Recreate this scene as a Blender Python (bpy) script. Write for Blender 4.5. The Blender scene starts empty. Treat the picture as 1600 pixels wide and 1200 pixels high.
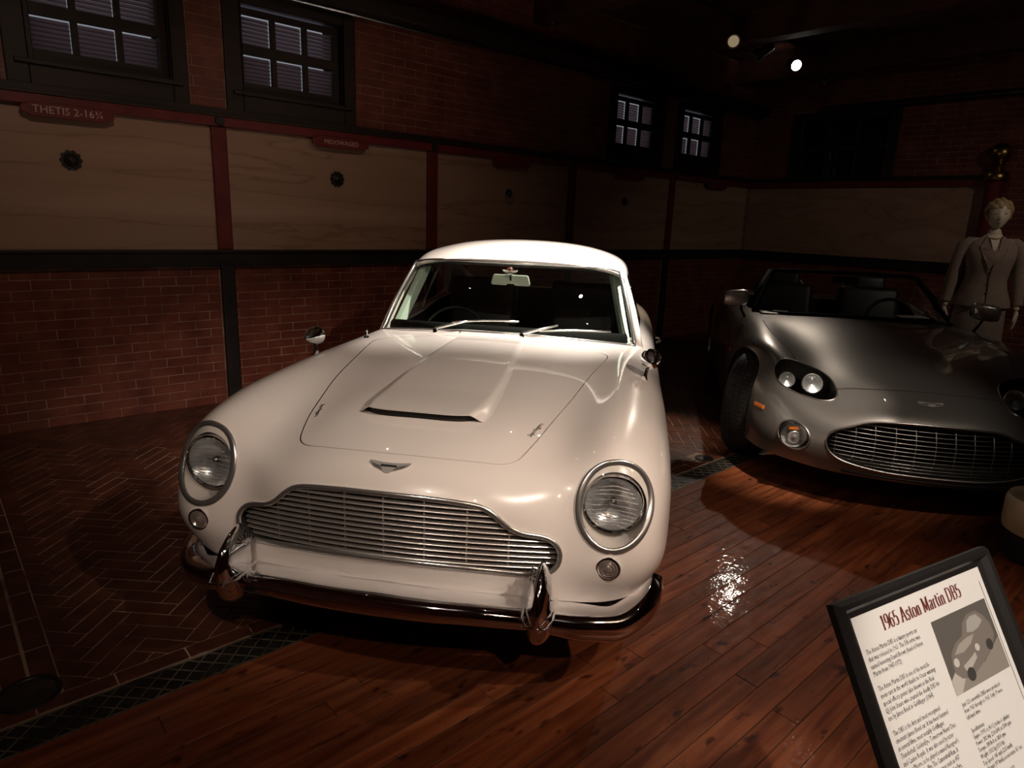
import bpy, bmesh, math, random
import numpy as np
from mathutils import Vector, Matrix
from mathutils.bvhtree import BVHTree

S = bpy.context.scene
C = S.collection
R = math.radians
random.seed(7)

# ------------------------------------------------------------------ camera, world, lights, exposure
cam_data = bpy.data.cameras.new('camera')
cam = bpy.data.objects.new('camera', cam_data)
C.objects.link(cam)
S.camera = cam
F_PX, YAW, PITCH, ROLL, CAM_H = 1037.9, -0.8352, 0.2428, 0.0393, 1.4725
cam_data.sensor_width = 36.0
cam_data.lens = F_PX * 36.0 / 1600.0
cam_data.clip_start = 0.02
_fw = Vector((math.cos(YAW) * math.cos(PITCH), -math.sin(YAW) * math.cos(PITCH), -math.sin(PITCH)))
_rt = _fw.cross(Vector((0, 0, 1))).normalized()
_up = _rt.cross(_fw)
_r2 = _rt * math.cos(ROLL) + _up * math.sin(ROLL)
_u2 = -_rt * math.sin(ROLL) + _up * math.cos(ROLL)
cam.matrix_world = Matrix(((_r2.x, _u2.x, -_fw.x, 0), (_r2.y, _u2.y, -_fw.y, 0), (_r2.z, _u2.z, -_fw.z, CAM_H), (0, 0, 0, 1)))

wd = bpy.data.worlds.new('world'); S.world = wd; wd.use_nodes = True
wd.node_tree.nodes['Background'].inputs[0].default_value = (0.9, 0.62, 0.5, 1)
wd.node_tree.nodes['Background'].inputs[1].default_value = 0.006

S.view_settings.view_transform = 'Standard'
S.view_settings.look = 'None'
S.view_settings.exposure = 0.0
S.view_settings.gamma = 1.0
S.view_settings.use_curve_mapping = False

WARM = (1.0, 0.84, 0.71)
def spot(name, loc, target, power, angle, blend=0.5, radius=0.03, color=WARM):
    l = bpy.data.lights.new(name, 'SPOT')
    l.energy = power; l.spot_size = R(angle); l.spot_blend = blend; l.shadow_soft_size = radius; l.color = color
    o = bpy.data.objects.new(name, l); C.objects.link(o)
    o.location = loc
    d = Vector(target) - Vector(loc)
    o.rotation_euler = d.to_track_quat('-Z', 'Y').to_euler()
    return o
# spots at ceiling height, mostly unseen; only the track spot has a modelled lamp
LIGHTS = [
    ('front_spot',  (1.5, -1.4, 3.2), (1.75, 2.05, 0.7), 400, 36, 0.8, 0.03, WARM),
    ('front_spot',  (-0.8, 0.0, 3.2), (1.45, 2.1, 0.7), 110, 40, 0.8, 0.03, WARM),  # added fill from the front left, no lamp known there
    ('roof_spot',   (3.30, 1.85, 3.2), (2.68, 2.72, 1.1), 1350, 44, 1.0, 0.03, (1.0, 0.90, 0.80)),
    ('track_spot',  (7.66, 3.94, 3.24), (2.9, 2.0, 0.5), 110, 36, 0.7, 0.04, (1.0, 0.85, 0.70)),
    ('wood_spot',   (3.1, -1.4, 3.2), (2.2, 0.6, 0.0), 175, 50, 0.9, 0.03, (1.0, 0.66, 0.45)),
    ('wood_spot',   (-0.4, -1.6, 3.2), (0.9, 1.1, 0.0), 80, 70, 1.0, 0.03, (1.0, 0.66, 0.45)),  # added to brighten the planks at the lower left
    ('coupe_spot',  (3.0, 0.55, 3.2), (3.66, 1.52, 0.6), 520, 17, 1.0, 0.03, (1.0, 0.85, 0.7)),
    ('coupe_spot',  (2.3, -0.6, 3.2), (3.95, 1.2, 0.5), 170, 22, 1.0, 0.03, (1.0, 0.85, 0.7)),  # added fill for the dark side of the roadster's grille
    ('wall_spot',   (0.6, 2.2, 3.2), (1.3, 5.2, 0.75), 35, 82, 1.0, 0.05, (1.0, 0.72, 0.53)),
    ('wall_spot',   (3.0, 2.4, 3.2), (2.9, 5.2, 1.1), 14, 84, 1.0, 0.05, (1.0, 0.72, 0.53)),
    ('figure_spot', (5.6, -0.6, 3.2), (7.4, 1.9, 1.4), 42, 75, 1.0, 0.05, WARM),
    ('brick_floor_spot', (4.4, 2.9, 3.2), (3.95, 2.75, 0.0), 190, 22, 1.0, 0.03, (1.0, 0.75, 0.5)),
    ('sign_spot',   (-0.2, -0.9, 3.2), (0.95, 0.10, 0.95), 260, 12, 0.6, 0.03, (1.0, 0.92, 0.84)),
]
for a in LIGHTS: spot(*a)
# small unseen lamps added for sparkle in the chrome and lacquer; little light
for i, (x, y) in enumerate([(1.1, 0.6), (2.2, 0.1), (3.4, 0.9), (0.2, 2.6), (4.4, -0.9), (2.9, -2.2), (-0.9, -1.9), (1.9, 3.9), (5.6, 2.0), (0.6, -3.2), (3.9, 3.3)]):
    l = bpy.data.lights.new('sparkle_spot', 'SPOT'); l.energy = 0.8; l.shadow_soft_size = 0.014; l.spot_size = R(125); l.spot_blend = 0.3; l.color = (1.0, 0.88, 0.74)
    o = bpy.data.objects.new('sparkle_spot', l); C.objects.link(o); o.location = (x, y, 3.28)

# ------------------------------------------------------------------ helpers
def mesh_obj(name, verts, faces, mat=None, parent=None, smooth=False, mats=None, midx=None):
    me = bpy.data.meshes.new(name)
    me.from_pydata([tuple(v) for v in verts], [], [tuple(f) for f in faces])
    if mats:
        for m in mats: me.materials.append(m)
        if midx is not None: me.polygons.foreach_set('material_index', midx)
    elif mat: me.materials.append(mat)
    if smooth: me.polygons.foreach_set('use_smooth', [True] * len(me.polygons))
    me.update()
    o = bpy.data.objects.new(name, me); C.objects.link(o)
    if parent: o.parent = parent
    return o

def empty(name, loc=(0, 0, 0), rz=0.0):
    o = bpy.data.objects.new(name, None); C.objects.link(o)
    o.location = loc; o.rotation_euler = (0, 0, rz); o.empty_display_size = 0.1
    return o

def tag(o, label=None, cat=None, group=None, kind=None):
    if label: o['label'] = label
    if cat: o['category'] = cat
    if group: o['group'] = group
    if kind: o['kind'] = kind
    return o

class MB:
    """collects simple shapes and links them as one mesh object"""
    def __init__(s): s.v = []; s.f = []
    def add(s, V, F):
        n = len(s.v); s.v += [tuple(p) for p in V]; s.f += [tuple(i + n for i in f) for f in F]; return s
    def box(s, x0, x1, y0, y1, z0, z1):
        V = [(x, y, z) for x in (x0, x1) for y in (y0, y1) for z in (z0, z1)]
        F = [(0, 1, 3, 2), (4, 6, 7, 5), (0, 4, 5, 1), (2, 3, 7, 6), (0, 2, 6, 4), (1, 5, 7, 3)]
        return s.add(V, F)
    def obox(s, c, ax, ay, az):
        """oriented box: centre and three half-axis vectors"""
        c, ax, ay, az = map(Vector, (c, ax, ay, az))
        V = [c + ax * i + ay * j + az * k for i in (-1, 1) for j in (-1, 1) for k in (-1, 1)]
        F = [(0, 1, 3, 2), (4, 6, 7, 5), (0, 4, 5, 1), (2, 3, 7, 6), (0, 2, 6, 4), (1, 5, 7, 3)]
        return s.add(V, F)
    def tube(s, pts, r, n=8, closed=False, cap=True, flat=1.0, ref=(0, 0, 1)):
        """tube along points; r may be a list; flat scales the second axis"""
        P = [Vector(p) for p in pts]; m = len(P)
        rr = r if hasattr(r, '__len__') else [r] * m
        base = len(s.v); prev = None
        for i, p in enumerate(P):
            if closed: t = P[(i + 1) % m] - P[(i - 1) % m]
            else: t = P[min(i + 1, m - 1)] - P[max(i - 1, 0)]
            t.normalize()
            u = Vector(ref).cross(t)
            if u.length < 1e-3: u = Vector((1, 0.1, 0)).cross(t)
            u.normalize()
            if prev is not None and u.dot(prev) < 0 and not closed: u = -u
            prev = u
            w = t.cross(u)
            for k in range(n):
                a = 2 * math.pi * k / n
                s.v.append(tuple(p + u * (math.cos(a) * rr[i]) + w * (math.sin(a) * rr[i] * flat)))
        rows = m if closed else m - 1
        for i in range(rows):
            for k in range(n):
                a = base + i * n + k; b = base + i * n + (k + 1) % n
                c = base + ((i + 1) % m) * n + (k + 1) % n; d = base + ((i + 1) % m) * n + k
                s.f.append((a, b, c, d))
        if cap and not closed:
            s.f.append(tuple(base + k for k in range(n))[::-1]); s.f.append(tuple(base + (m - 1) * n + k for k in range(n)))
        return s
    def lathe(s, prof, n=32, c=(0, 0, 0), axis='z', cap=False):
        """profile = [(r, h)] turned about an axis through c"""
        base = len(s.v); c = Vector(c); m = len(prof)
        for (r, h) in prof:
            for k in range(n):
                a = 2 * math.pi * k / n; x, y = math.cos(a) * r, math.sin(a) * r
                p = {'z': (x, y, h), 'y': (x, h, y), 'x': (h, x, y)}[axis]
                s.v.append(tuple(c + Vector(p)))
        for i in range(m - 1):
            for k in range(n):
                a, b = base + i * n + k, base + i * n + (k + 1) % n
                s.f.append((a, b, b + n, a + n))
        if cap and prof[0][0] > 1e-5: s.f.append(tuple(base + k for k in range(n))[::-1])
        if cap and prof[-1][0] > 1e-5: s.f.append(tuple(base + (m - 1) * n + k for k in range(n)))
        return s
    def ellipsoid(s, c, r, n=16, m=10):
        base = len(s.v)
        for i in range(m + 1):
            t = math.pi * i / m
            for k in range(n):
                a = 2 * math.pi * k / n
                s.v.append((c[0] + r[0] * math.sin(t) * math.cos(a), c[1] + r[1] * math.sin(t) * math.sin(a), c[2] + r[2] * math.cos(t)))
        for i in range(m):
            for k in range(n):
                a, b = base + i * n + k, base + i * n + (k + 1) % n
                s.f.append((a, a + n, b + n, b))
        return s
    def prism(s, poly, d0, d1, axis='y'):
        """closed polygon (2D) extruded along an axis between d0 and d1"""
        n = len(poly); base = len(s.v)
        for d in (d0, d1):
            for (a, b) in poly:
                s.v.append({'y': (a, d, b), 'x': (d, a, b), 'z': (a, b, d)}[axis])
        for k in range(n):
            s.f.append((base + k, base + (k + 1) % n, base + n + (k + 1) % n, base + n + k))
        s.f.append(tuple(base + k for k in range(n))[::-1]); s.f.append(tuple(base + n + k for k in range(n)))
        return s
    def build(s, name, mat, parent=None, smooth=False, angle=None, bevel=0.0, seg=2, fixn=True):
        o = mesh_obj(name, s.v, s.f, mat, parent, smooth)
        if fixn or bevel:
            bm = bmesh.new(); bm.from_mesh(o.data)
            bmesh.ops.remove_doubles(bm, verts=bm.verts, dist=1e-6)
            if bevel:
                bmesh.ops.bevel(bm, geom=[e for e in bm.edges if len(e.link_faces) == 2 and e.calc_face_angle(0) > 0.5], offset=bevel, segments=seg, affect='EDGES', profile=0.6)
            bmesh.ops.recalc_face_normals(bm, faces=bm.faces)
            bm.to_mesh(o.data); bm.free()
            if smooth: o.data.polygons.foreach_set('use_smooth', [True] * len(o.data.polygons))
        if smooth and angle: o.data.set_sharp_from_angle(angle=R(angle))
        return o

def nat_spline(t, P, q):
    """natural cubic spline through P (n,k) at knots t, evaluated at q"""
    t = np.asarray(t, float); P = np.asarray(P, float); n = len(t); h = np.diff(t)
    A = np.zeros((n, n)); B = np.zeros_like(P)
    A[0, 0] = A[-1, -1] = 1
    for i in range(1, n - 1):
        A[i, i - 1] = h[i - 1]; A[i, i] = 2 * (h[i - 1] + h[i]); A[i, i + 1] = h[i]
        B[i] = 6 * ((P[i + 1] - P[i]) / h[i] - (P[i] - P[i - 1]) / h[i - 1])
    M = np.linalg.solve(A, B)
    q = np.asarray(q, float); k = np.clip(np.searchsorted(t, q, side='right') - 1, 0, n - 2)
    hk = h[k][:, None]; a = (t[k + 1] - q)[:, None] / hk; b = (q - t[k])[:, None] / hk
    return a * P[k] + b * P[k + 1] + ((a ** 3 - a) * M[k] + (b ** 3 - b) * M[k + 1]) * hk ** 2 / 6

def spline_curve(P, n):
    P = np.array(P, float); d = np.r_[0, np.cumsum(np.linalg.norm(np.diff(P, axis=0), axis=1))]
    return nat_spline(d, P, np.linspace(0, d[-1], n))

def spline_surface(G, kr, kc, mirror=True):
    """tensor natural spline through grid G (rows, cols, 3); mirrors the columns in x"""
    G = np.array(G, float)
    if mirror:
        L = G[:, :0:-1].copy(); L[..., 0] *= -1; G = np.concatenate([L, G], axis=1)
    nr, nc = G.shape[:2]
    dc = np.linalg.norm(np.diff(G, axis=1), axis=2).mean(0) ** 0.8; tc = np.r_[0, np.cumsum(dc)]
    if mirror: tc = (tc - tc[::-1] + tc[-1]) / 2
    dr = np.linalg.norm(np.diff(G, axis=0), axis=2).mean(1) ** 0.8; tr = np.r_[0, np.cumsum(dr)]
    qc = np.concatenate([np.linspace(tc[i], tc[i + 1], kc, endpoint=False) for i in range(nc - 1)] + [[tc[-1]]])
    qr = np.concatenate([np.linspace(tr[i], tr[i + 1], kr, endpoint=False) for i in range(nr - 1)] + [[tr[-1]]])
    A = np.stack([nat_spline(tc, G[i], qc) for i in range(nr)])
    return np.stack([nat_spline(tr, A[:, j], qr) for j in range(A.shape[1])], axis=1)

def grid_faces(nr, nc, flip=False, off=0):
    F = []
    for i in range(nr - 1):
        for j in range(nc - 1):
            a = off + i * nc + j; f = (a, a + 1, a + nc + 1, a + nc)
            F.append(f[::-1] if flip else f)
    return F

def shell_from_surface(Sf, t):
    """closed thin shell of thickness t under an open surface grid (normals by cross product)"""
    nr, nc = Sf.shape[:2]
    gr = np.gradient(Sf, axis=0); gc = np.gradient(Sf, axis=1)
    n = np.cross(gc, gr); n /= np.maximum(np.linalg.norm(n, axis=2, keepdims=True), 1e-9)
    V = list(Sf.reshape(-1, 3)) + list((Sf - n * t).reshape(-1, 3)); N = nr * nc
    F = grid_faces(nr, nc) + grid_faces(nr, nc, True, N)
    ring = [(0, j) for j in range(nc)] + [(i, nc - 1) for i in range(1, nr)] + [(nr - 1, j) for j in range(nc - 2, -1, -1)] + [(i, 0) for i in range(nr - 2, 0, -1)]
    idx = [i * nc + j for i, j in ring]
    for k in range(len(idx)):
        a, b = idx[k], idx[(k + 1) % len(idx)]
        F.append((b, a, a + N, b + N))
    return V, F

def bool_diff(obj, cutters):
    for c in cutters:
        m = obj.modifiers.new('b', 'BOOLEAN'); m.operation = 'DIFFERENCE'; m.object = c; m.solver = 'EXACT'; m.use_self = False
    dg = bpy.context.evaluated_depsgraph_get()
    me = bpy.data.meshes.new_from_object(obj.evaluated_get(dg))
    obj.modifiers.clear(); old = obj.data; obj.data = me; me.name = obj.name; bpy.data.meshes.remove(old)
    for c in cutters:
        d = c.data; bpy.data.objects.remove(c); bpy.data.meshes.remove(d)

def keep_largest(obj):
    bm = bmesh.new(); bm.from_mesh(obj.data); bm.verts.ensure_lookup_table(); seen = set(); groups = []
    for v in bm.verts:
        if v.index in seen: continue
        st = [v]; seen.add(v.index); g = [v]
        while st:
            x = st.pop()
            for e in x.link_edges:
                y = e.other_vert(x)
                if y.index not in seen: seen.add(y.index); st.append(y); g.append(y)
        groups.append(g)
    groups.sort(key=len)
    for g in groups[:-1]: bmesh.ops.delete(bm, geom=g, context='VERTS')
    bm.to_mesh(obj.data); bm.free()

def smooth_like(obj, bvh, tris, vn, tol=0.35):
    """shading normals of the uncut surface on faces that lie on it, flat on the others"""
    me = obj.data
    me.polygons.foreach_set('use_smooth', [True] * len(me.polygons))
    ln = [None] * len(me.loops)
    cache = {}
    for p in me.polygons:
        pn = p.normal
        for li in p.loop_indices:
            vi = me.loops[li].vertex_index
            if vi not in cache:
                co = me.vertices[vi].co
                loc, nrm, fi, dist = bvh.find_nearest(co)
                if dist is None or dist > 2e-4: cache[vi] = None
                else:
                    ids = tris[fi]; ws = []
                    for q in ids: ws.append(1.0 / (1e-6 + (Vector(vn[1][q]) - loc).length))
                    n = Vector((0, 0, 0))
                    for w, q in zip(ws, ids): n += Vector(vn[0][q]) * w
                    cache[vi] = n.normalized()
            n = cache[vi]
            ln[li] = n if (n is not None and n.dot(pn) > 1 - tol) else pn.copy()
    me.normals_split_custom_set([tuple(n) for n in ln])

def outline_fan(outline, centre, project, nr=8):
    """polar grid inside a closed outline, every point passed through project()"""
    V = [project(centre)]; n = len(outline); F = []
    for k in range(1, nr + 1):
        s = k / nr
        for p in outline: V.append(project([centre[i] + (p[i] - centre[i]) * s for i in range(2)]))
    for j in range(n): F.append((0, 1 + j, 1 + (j + 1) % n))
    for k in range(nr - 1):
        for j in range(n):
            a = 1 + k * n + j; b = 1 + k * n + (j + 1) % n
            F.append((a, a + n, b + n, b))
    return V, F

# ------------------------------------------------------------------ materials
def mat(name, col, rough=0.5, metal=0.0, coat=0.0, spec=0.5, emit=None, estr=0.0, alpha=None, trans=0.0, ior=1.45):
    m = bpy.data.materials.new(name); m.use_nodes = True
    b = m.node_tree.nodes['Principled BSDF']
    b.inputs['Base Color'].default_value = (*col, 1); b.inputs['Roughness'].default_value = rough
    b.inputs['Metallic'].default_value = metal; b.inputs['Coat Weight'].default_value = coat
    b.inputs['Coat Roughness'].default_value = 0.03
    b.inputs['Specular IOR Level'].default_value = spec; b.inputs['IOR'].default_value = ior
    b.inputs['Transmission Weight'].default_value = trans
    if emit: b.inputs['Emission Color'].default_value = (*emit, 1); b.inputs['Emission Strength'].default_value = estr
    return m

def N(m, kind, **kw):
    n = m.node_tree.nodes.new(kind)
    for k, v in kw.items():
        if k in n.inputs: n.inputs[k].default_value = v
        else: setattr(n, k, v)
    return n
def ramp(m, stops):
    n = m.node_tree.nodes.new('ShaderNodeValToRGB'); e = n.color_ramp.elements
    e[0].position, e[0].color = stops[0][0], (*stops[0][1], 1); e[1].position, e[1].color = stops[-1][0], (*stops[-1][1], 1)
    for p, c in stops[1:-1]:
        x = e.new(p); x.color = (*c, 1)
    return n
def noisy(name, stops, scale=6.0, rough=0.6, detail=6, coords='pos', stretch=(1, 1, 1), bump=0.0, bscale=None, metal=0.0, coat=0.0, rvar=0.0, spec=0.5, distort=0.0):
    """principled material whose colour follows world-position noise"""
    m = mat(name, stops[0][1], rough, metal, coat, spec); L = m.node_tree.links; b = m.node_tree.nodes['Principled BSDF']
    g = N(m, 'ShaderNodeNewGeometry'); mp = N(m, 'ShaderNodeMapping'); mp.inputs['Scale'].default_value = stretch
    L.new(g.outputs['Position'], mp.inputs['Vector'])
    nz = N(m, 'ShaderNodeTexNoise', Scale=scale, Detail=detail, Distortion=distort); L.new(mp.outputs[0], nz.inputs['Vector'])
    r = ramp(m, stops); L.new(nz.outputs['Fac'], r.inputs['Fac']); L.new(r.outputs[0], b.inputs['Base Color'])
    if rvar:
        mr = N(m, 'ShaderNodeMapRange'); mr.inputs['To Min'].default_value = rough - rvar; mr.inputs['To Max'].default_value = rough + rvar
        n2 = N(m, 'ShaderNodeTexNoise', Scale=scale * 0.7, Detail=4); L.new(mp.outputs[0], n2.inputs['Vector'])
        L.new(n2.outputs['Fac'], mr.inputs['Value']); L.new(mr.outputs[0], b.inputs['Roughness'])
    if bump:
        bn = N(m, 'ShaderNodeBump'); bn.inputs['Strength'].default_value = bump; bn.inputs['Distance'].default_value = 0.004
        n3 = N(m, 'ShaderNodeTexNoise', Scale=bscale or scale * 3, Detail=5); L.new(mp.outputs[0], n3.inputs['Vector'])
        L.new(n3.outputs['Fac'], bn.inputs['Height']); L.new(bn.outputs[0], b.inputs['Normal'])
    return m

M = {}
M['brick'] = noisy('brick', [(0.3, (0.12, 0.030, 0.018)), (0.5, (0.19, 0.050, 0.030)), (0.7, (0.26, 0.080, 0.046))], 5.0, 0.42, bump=0.5, bscale=60, rvar=0.1)
M['mortar'] = noisy('mortar', [(0.3, (0.20, 0.11, 0.08)), (0.7, (0.50, 0.33, 0.25))], 9, 0.9)
M['floor_brick'] = noisy('floor_brick', [(0.3, (0.05, 0.016, 0.009)), (0.5, (0.09, 0.028, 0.015)), (0.7, (0.14, 0.046, 0.024))], 7.0, 0.40, bump=0.6, bscale=45, rvar=0.12)
M['floor_mortar'] = noisy('floor_mortar', [(0.30, (0.07, 0.04, 0.028)), (0.52, (0.42, 0.31, 0.23))], 4, 0.8)
M['red_paint'] = noisy('red_paint', [(0.3, (0.14, 0.014, 0.014)), (0.7, (0.20, 0.024, 0.02))], 6, 0.45)
M['black_paint'] = noisy('black_paint', [(0.3, (0.012, 0.010, 0.010)), (0.7, (0.03, 0.024, 0.022))], 6, 0.45)
M['dark_wood'] = noisy('dark_wood', [(0.3, (0.014, 0.008, 0.005)), (0.7, (0.034, 0.018, 0.011))], 5, 0.5, stretch=(0.3, 1, 3), bump=0.3)
M['ceiling_wood'] = noisy('ceiling_wood', [(0.3, (0.05, 0.015, 0.009)), (0.7, (0.12, 0.036, 0.022))], 4, 0.7)
M['chrome'] = mat('chrome', (0.86, 0.87, 0.89), 0.045, 1.0)
M['satin'] = mat('satin_metal', (0.42, 0.40, 0.38), 0.32, 1.0)
M['grille_metal'] = mat('grille_metal', (0.70, 0.66, 0.62), 0.33, 0.85)
M['paint_white'] = mat('paint_white', (0.74, 0.68, 0.635), 0.28, 0.0, 0.9)
M['paint_silver'] = mat('paint_silver', (0.36, 0.34, 0.32), 0.34, 0.85, 1.0)
M['mirror_silver'] = mat('mirror_silver', (0.55, 0.52, 0.49), 0.3, 0.7, 0.6)
M['rubber'] = noisy('rubber', [(0.3, (0.016, 0.015, 0.014)), (0.7, (0.035, 0.032, 0.03))], 20, 0.62)
M['black'] = mat('black_plastic', (0.012, 0.012, 0.012), 0.5)
M['void'] = mat('dark_cavity', (0.01, 0.008, 0.007), 0.8)
M['leather'] = noisy('leather', [(0.3, (0.008, 0.007, 0.007)), (0.7, (0.015, 0.014, 0.014))], 30, 0.42, bump=0.2)
M['trim_grey'] = mat('trim_grey', (0.46, 0.56, 0.47), 0.5)
M['brass'] = noisy('brass', [(0.3, (0.30, 0.19, 0.07)), (0.7, (0.50, 0.34, 0.13))], 12, 0.3, metal=1.0)
M['amber'] = mat('amber_lens', (0.75, 0.20, 0.03), 0.2, 0, 0.6)
M['red_lens'] = mat('red_lens', (0.6, 0.05, 0.02), 0.2, 0, 0.6)
M['cream'] = mat('cream_paint', (0.62, 0.52, 0.34), 0.35, 0, 0.5)
M['skin'] = mat('mannequin_skin', (0.72, 0.62, 0.48), 0.45)
M['suit'] = noisy('suit_cloth', [(0.3, (0.26, 0.19, 0.15)), (0.7, (0.33, 0.25, 0.20))], 60, 0.9, bump=0.3)
M['hair'] = noisy('blond_hair', [(0.3, (0.28, 0.19, 0.08)), (0.7, (0.52, 0.38, 0.19))], 40, 0.5, bump=0.8, bscale=90)
M['paper'] = mat('paper', (0.86, 0.83, 0.78), 0.6)
M['ink'] = mat('ink', (0.10, 0.09, 0.09), 0.7)
M['ink_red'] = mat('ink_red', (0.16, 0.035, 0.03), 0.7)
M['sign_black'] = mat('sign_frame_black', (0.018, 0.016, 0.015), 0.38)
M['gold_ink'] = mat('plaque_lettering', (0.75, 0.52, 0.45), 0.6)
M['chrome_trim'] = mat('chrome_trim', (0.80, 0.79, 0.77), 0.2, 0.92)
M['badge_metal'] = mat('badge_metal', (0.62, 0.60, 0.57), 0.35, 0.6)
M['dash'] = mat('dash_black', (0.006, 0.006, 0.006), 0.8, spec=0.1)
M['grate'] = noisy('cast_iron', [(0.3, (0.020, 0.020, 0.019)), (0.7, (0.045, 0.043, 0.04))], 18, 0.45, metal=0.6)
M['grate_rib'] = noisy('worn_iron', [(0.35, (0.04, 0.036, 0.03)), (0.65, (0.30, 0.26, 0.20))], 6, 0.45, metal=0.5)
M['drain'] = noisy('drain_metal', [(0.3, (0.05, 0.05, 0.045)), (0.7, (0.13, 0.12, 0.10))], 10, 0.35, metal=0.9)
M['rail_light'] = mat('conduit_metal', (0.55, 0.56, 0.60), 0.25, 1.0)
M['mirror_back'] = mat('mirror_grey', (0.40, 0.45, 0.38), 0.35)

def marble():
    m = mat('marble', (0.5, 0.4, 0.3), 0.35); L = m.node_tree.links; b = m.node_tree.nodes['Principled BSDF']
    g = N(m, 'ShaderNodeNewGeometry'); mp = N(m, 'ShaderNodeMapping'); mp.inputs['Rotation'].default_value = (0, R(-17), 0); mp.inputs['Scale'].default_value = (0.35, 1, 3.4)
    L.new(g.outputs['Position'], mp.inputs['Vector'])
    nz = N(m, 'ShaderNodeTexNoise', Scale=1.5, Detail=10, Distortion=0.25); L.new(mp.outputs[0], nz.inputs['Vector'])
    r = ramp(m, [(0.35, (0.45, 0.285, 0.20)), (0.485, (0.42, 0.265, 0.18)), (0.5, (0.32, 0.19, 0.12)), (0.515, (0.43, 0.27, 0.185)), (0.7, (0.51, 0.345, 0.245))])
    L.new(nz.outputs['Fac'], r.inputs['Fac']); L.new(r.outputs[0], b.inputs['Base Color'])
    return m
M['marble'] = marble()

def wood():
    m = mat('plank_wood', (0.2, 0.06, 0.02), 0.45, 0, 0.22, 0.2); L = m.node_tree.links; b = m.node_tree.nodes['Principled BSDF']
    b.inputs['Coat Roughness'].default_value = 0.05
    g = N(m, 'ShaderNodeNewGeometry'); mp = N(m, 'ShaderNodeMapping'); mp.inputs['Scale'].default_value = (1.2, 14, 1)
    oi = N(m, 'ShaderNodeObjectInfo'); ad = N(m, 'ShaderNodeVectorMath', operation='ADD'); cx = N(m, 'ShaderNodeCombineXYZ')
    mu = N(m, 'ShaderNodeMath', operation='MULTIPLY'); mu.inputs[1].default_value = 40
    L.new(oi.outputs['Random'], mu.inputs[0]); L.new(mu.outputs[0], cx.inputs[0])
    L.new(g.outputs['Position'], mp.inputs['Vector']); L.new(mp.outputs[0], ad.inputs[0]); L.new(cx.outputs[0], ad.inputs[1])
    nz = N(m, 'ShaderNodeTexNoise', Scale=2.2, Detail=8, Distortion=0.4); L.new(ad.outputs[0], nz.inputs['Vector'])
    r = ramp(m, [(0.3, (0.085, 0.021, 0.008)), (0.45, (0.14, 0.038, 0.014)), (0.55, (0.17, 0.050, 0.019)), (0.72, (0.225, 0.074, 0.030))])
    L.new(nz.outputs['Fac'], r.inputs['Fac'])
    # knots and stains
    mp2 = N(m, 'ShaderNodeMapping'); mp2.inputs['Scale'].default_value = (4, 9, 1); L.new(g.outputs['Position'], mp2.inputs['Vector'])
    n2 = N(m, 'ShaderNodeTexNoise', Scale=2.3, Detail=3); L.new(mp2.outputs[0], n2.inputs['Vector'])
    r2 = ramp(m, [(0.0, (1, 1, 1)), (0.62, (1, 1, 1)), (0.70, (0.30, 0.25, 0.22)), (1.0, (0.2, 0.18, 0.16))]); L.new(n2.outputs['Fac'], r2.inputs['Fac'])
    mx = N(m, 'ShaderNodeMix', data_type='RGBA', blend_type='MULTIPLY'); mx.inputs['Factor'].default_value = 1
    L.new(r.outputs[0], mx.inputs['A']); L.new(r2.outputs[0], mx.inputs['B'])
    vv = N(m, 'ShaderNodeHueSaturation'); mr = N(m, 'ShaderNodeMapRange'); mr.inputs['To Min'].default_value = 0.72; mr.inputs['To Max'].default_value = 1.25
    L.new(oi.outputs['Random'], mr.inputs['Value']); L.new(mr.outputs[0], vv.inputs['Value']); L.new(mx.outputs['Result'], vv.inputs['Color'])
    L.new(vv.outputs[0], b.inputs['Base Color'])
    bn = N(m, 'ShaderNodeBump'); bn.inputs['Strength'].default_value = 0.6; bn.inputs['Distance'].default_value = 0.003
    n3 = N(m, 'ShaderNodeTexNoise', Scale=16, Detail=4); L.new(g.outputs['Position'], n3.inputs['Vector']); L.new(n3.outputs['Fac'], bn.inputs['Height'])
    L.new(bn.outputs[0], b.inputs['Normal']); L.new(bn.outputs[0], b.inputs['Coat Normal'])
    mr2 = N(m, 'ShaderNodeMapRange'); mr2.inputs['To Min'].default_value = 0.4; mr2.inputs['To Max'].default_value = 0.65
    L.new(n3.outputs['Fac'], mr2.inputs['Value']); L.new(mr2.outputs[0], b.inputs['Roughness'])
    return m
M['plank'] = wood()

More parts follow.
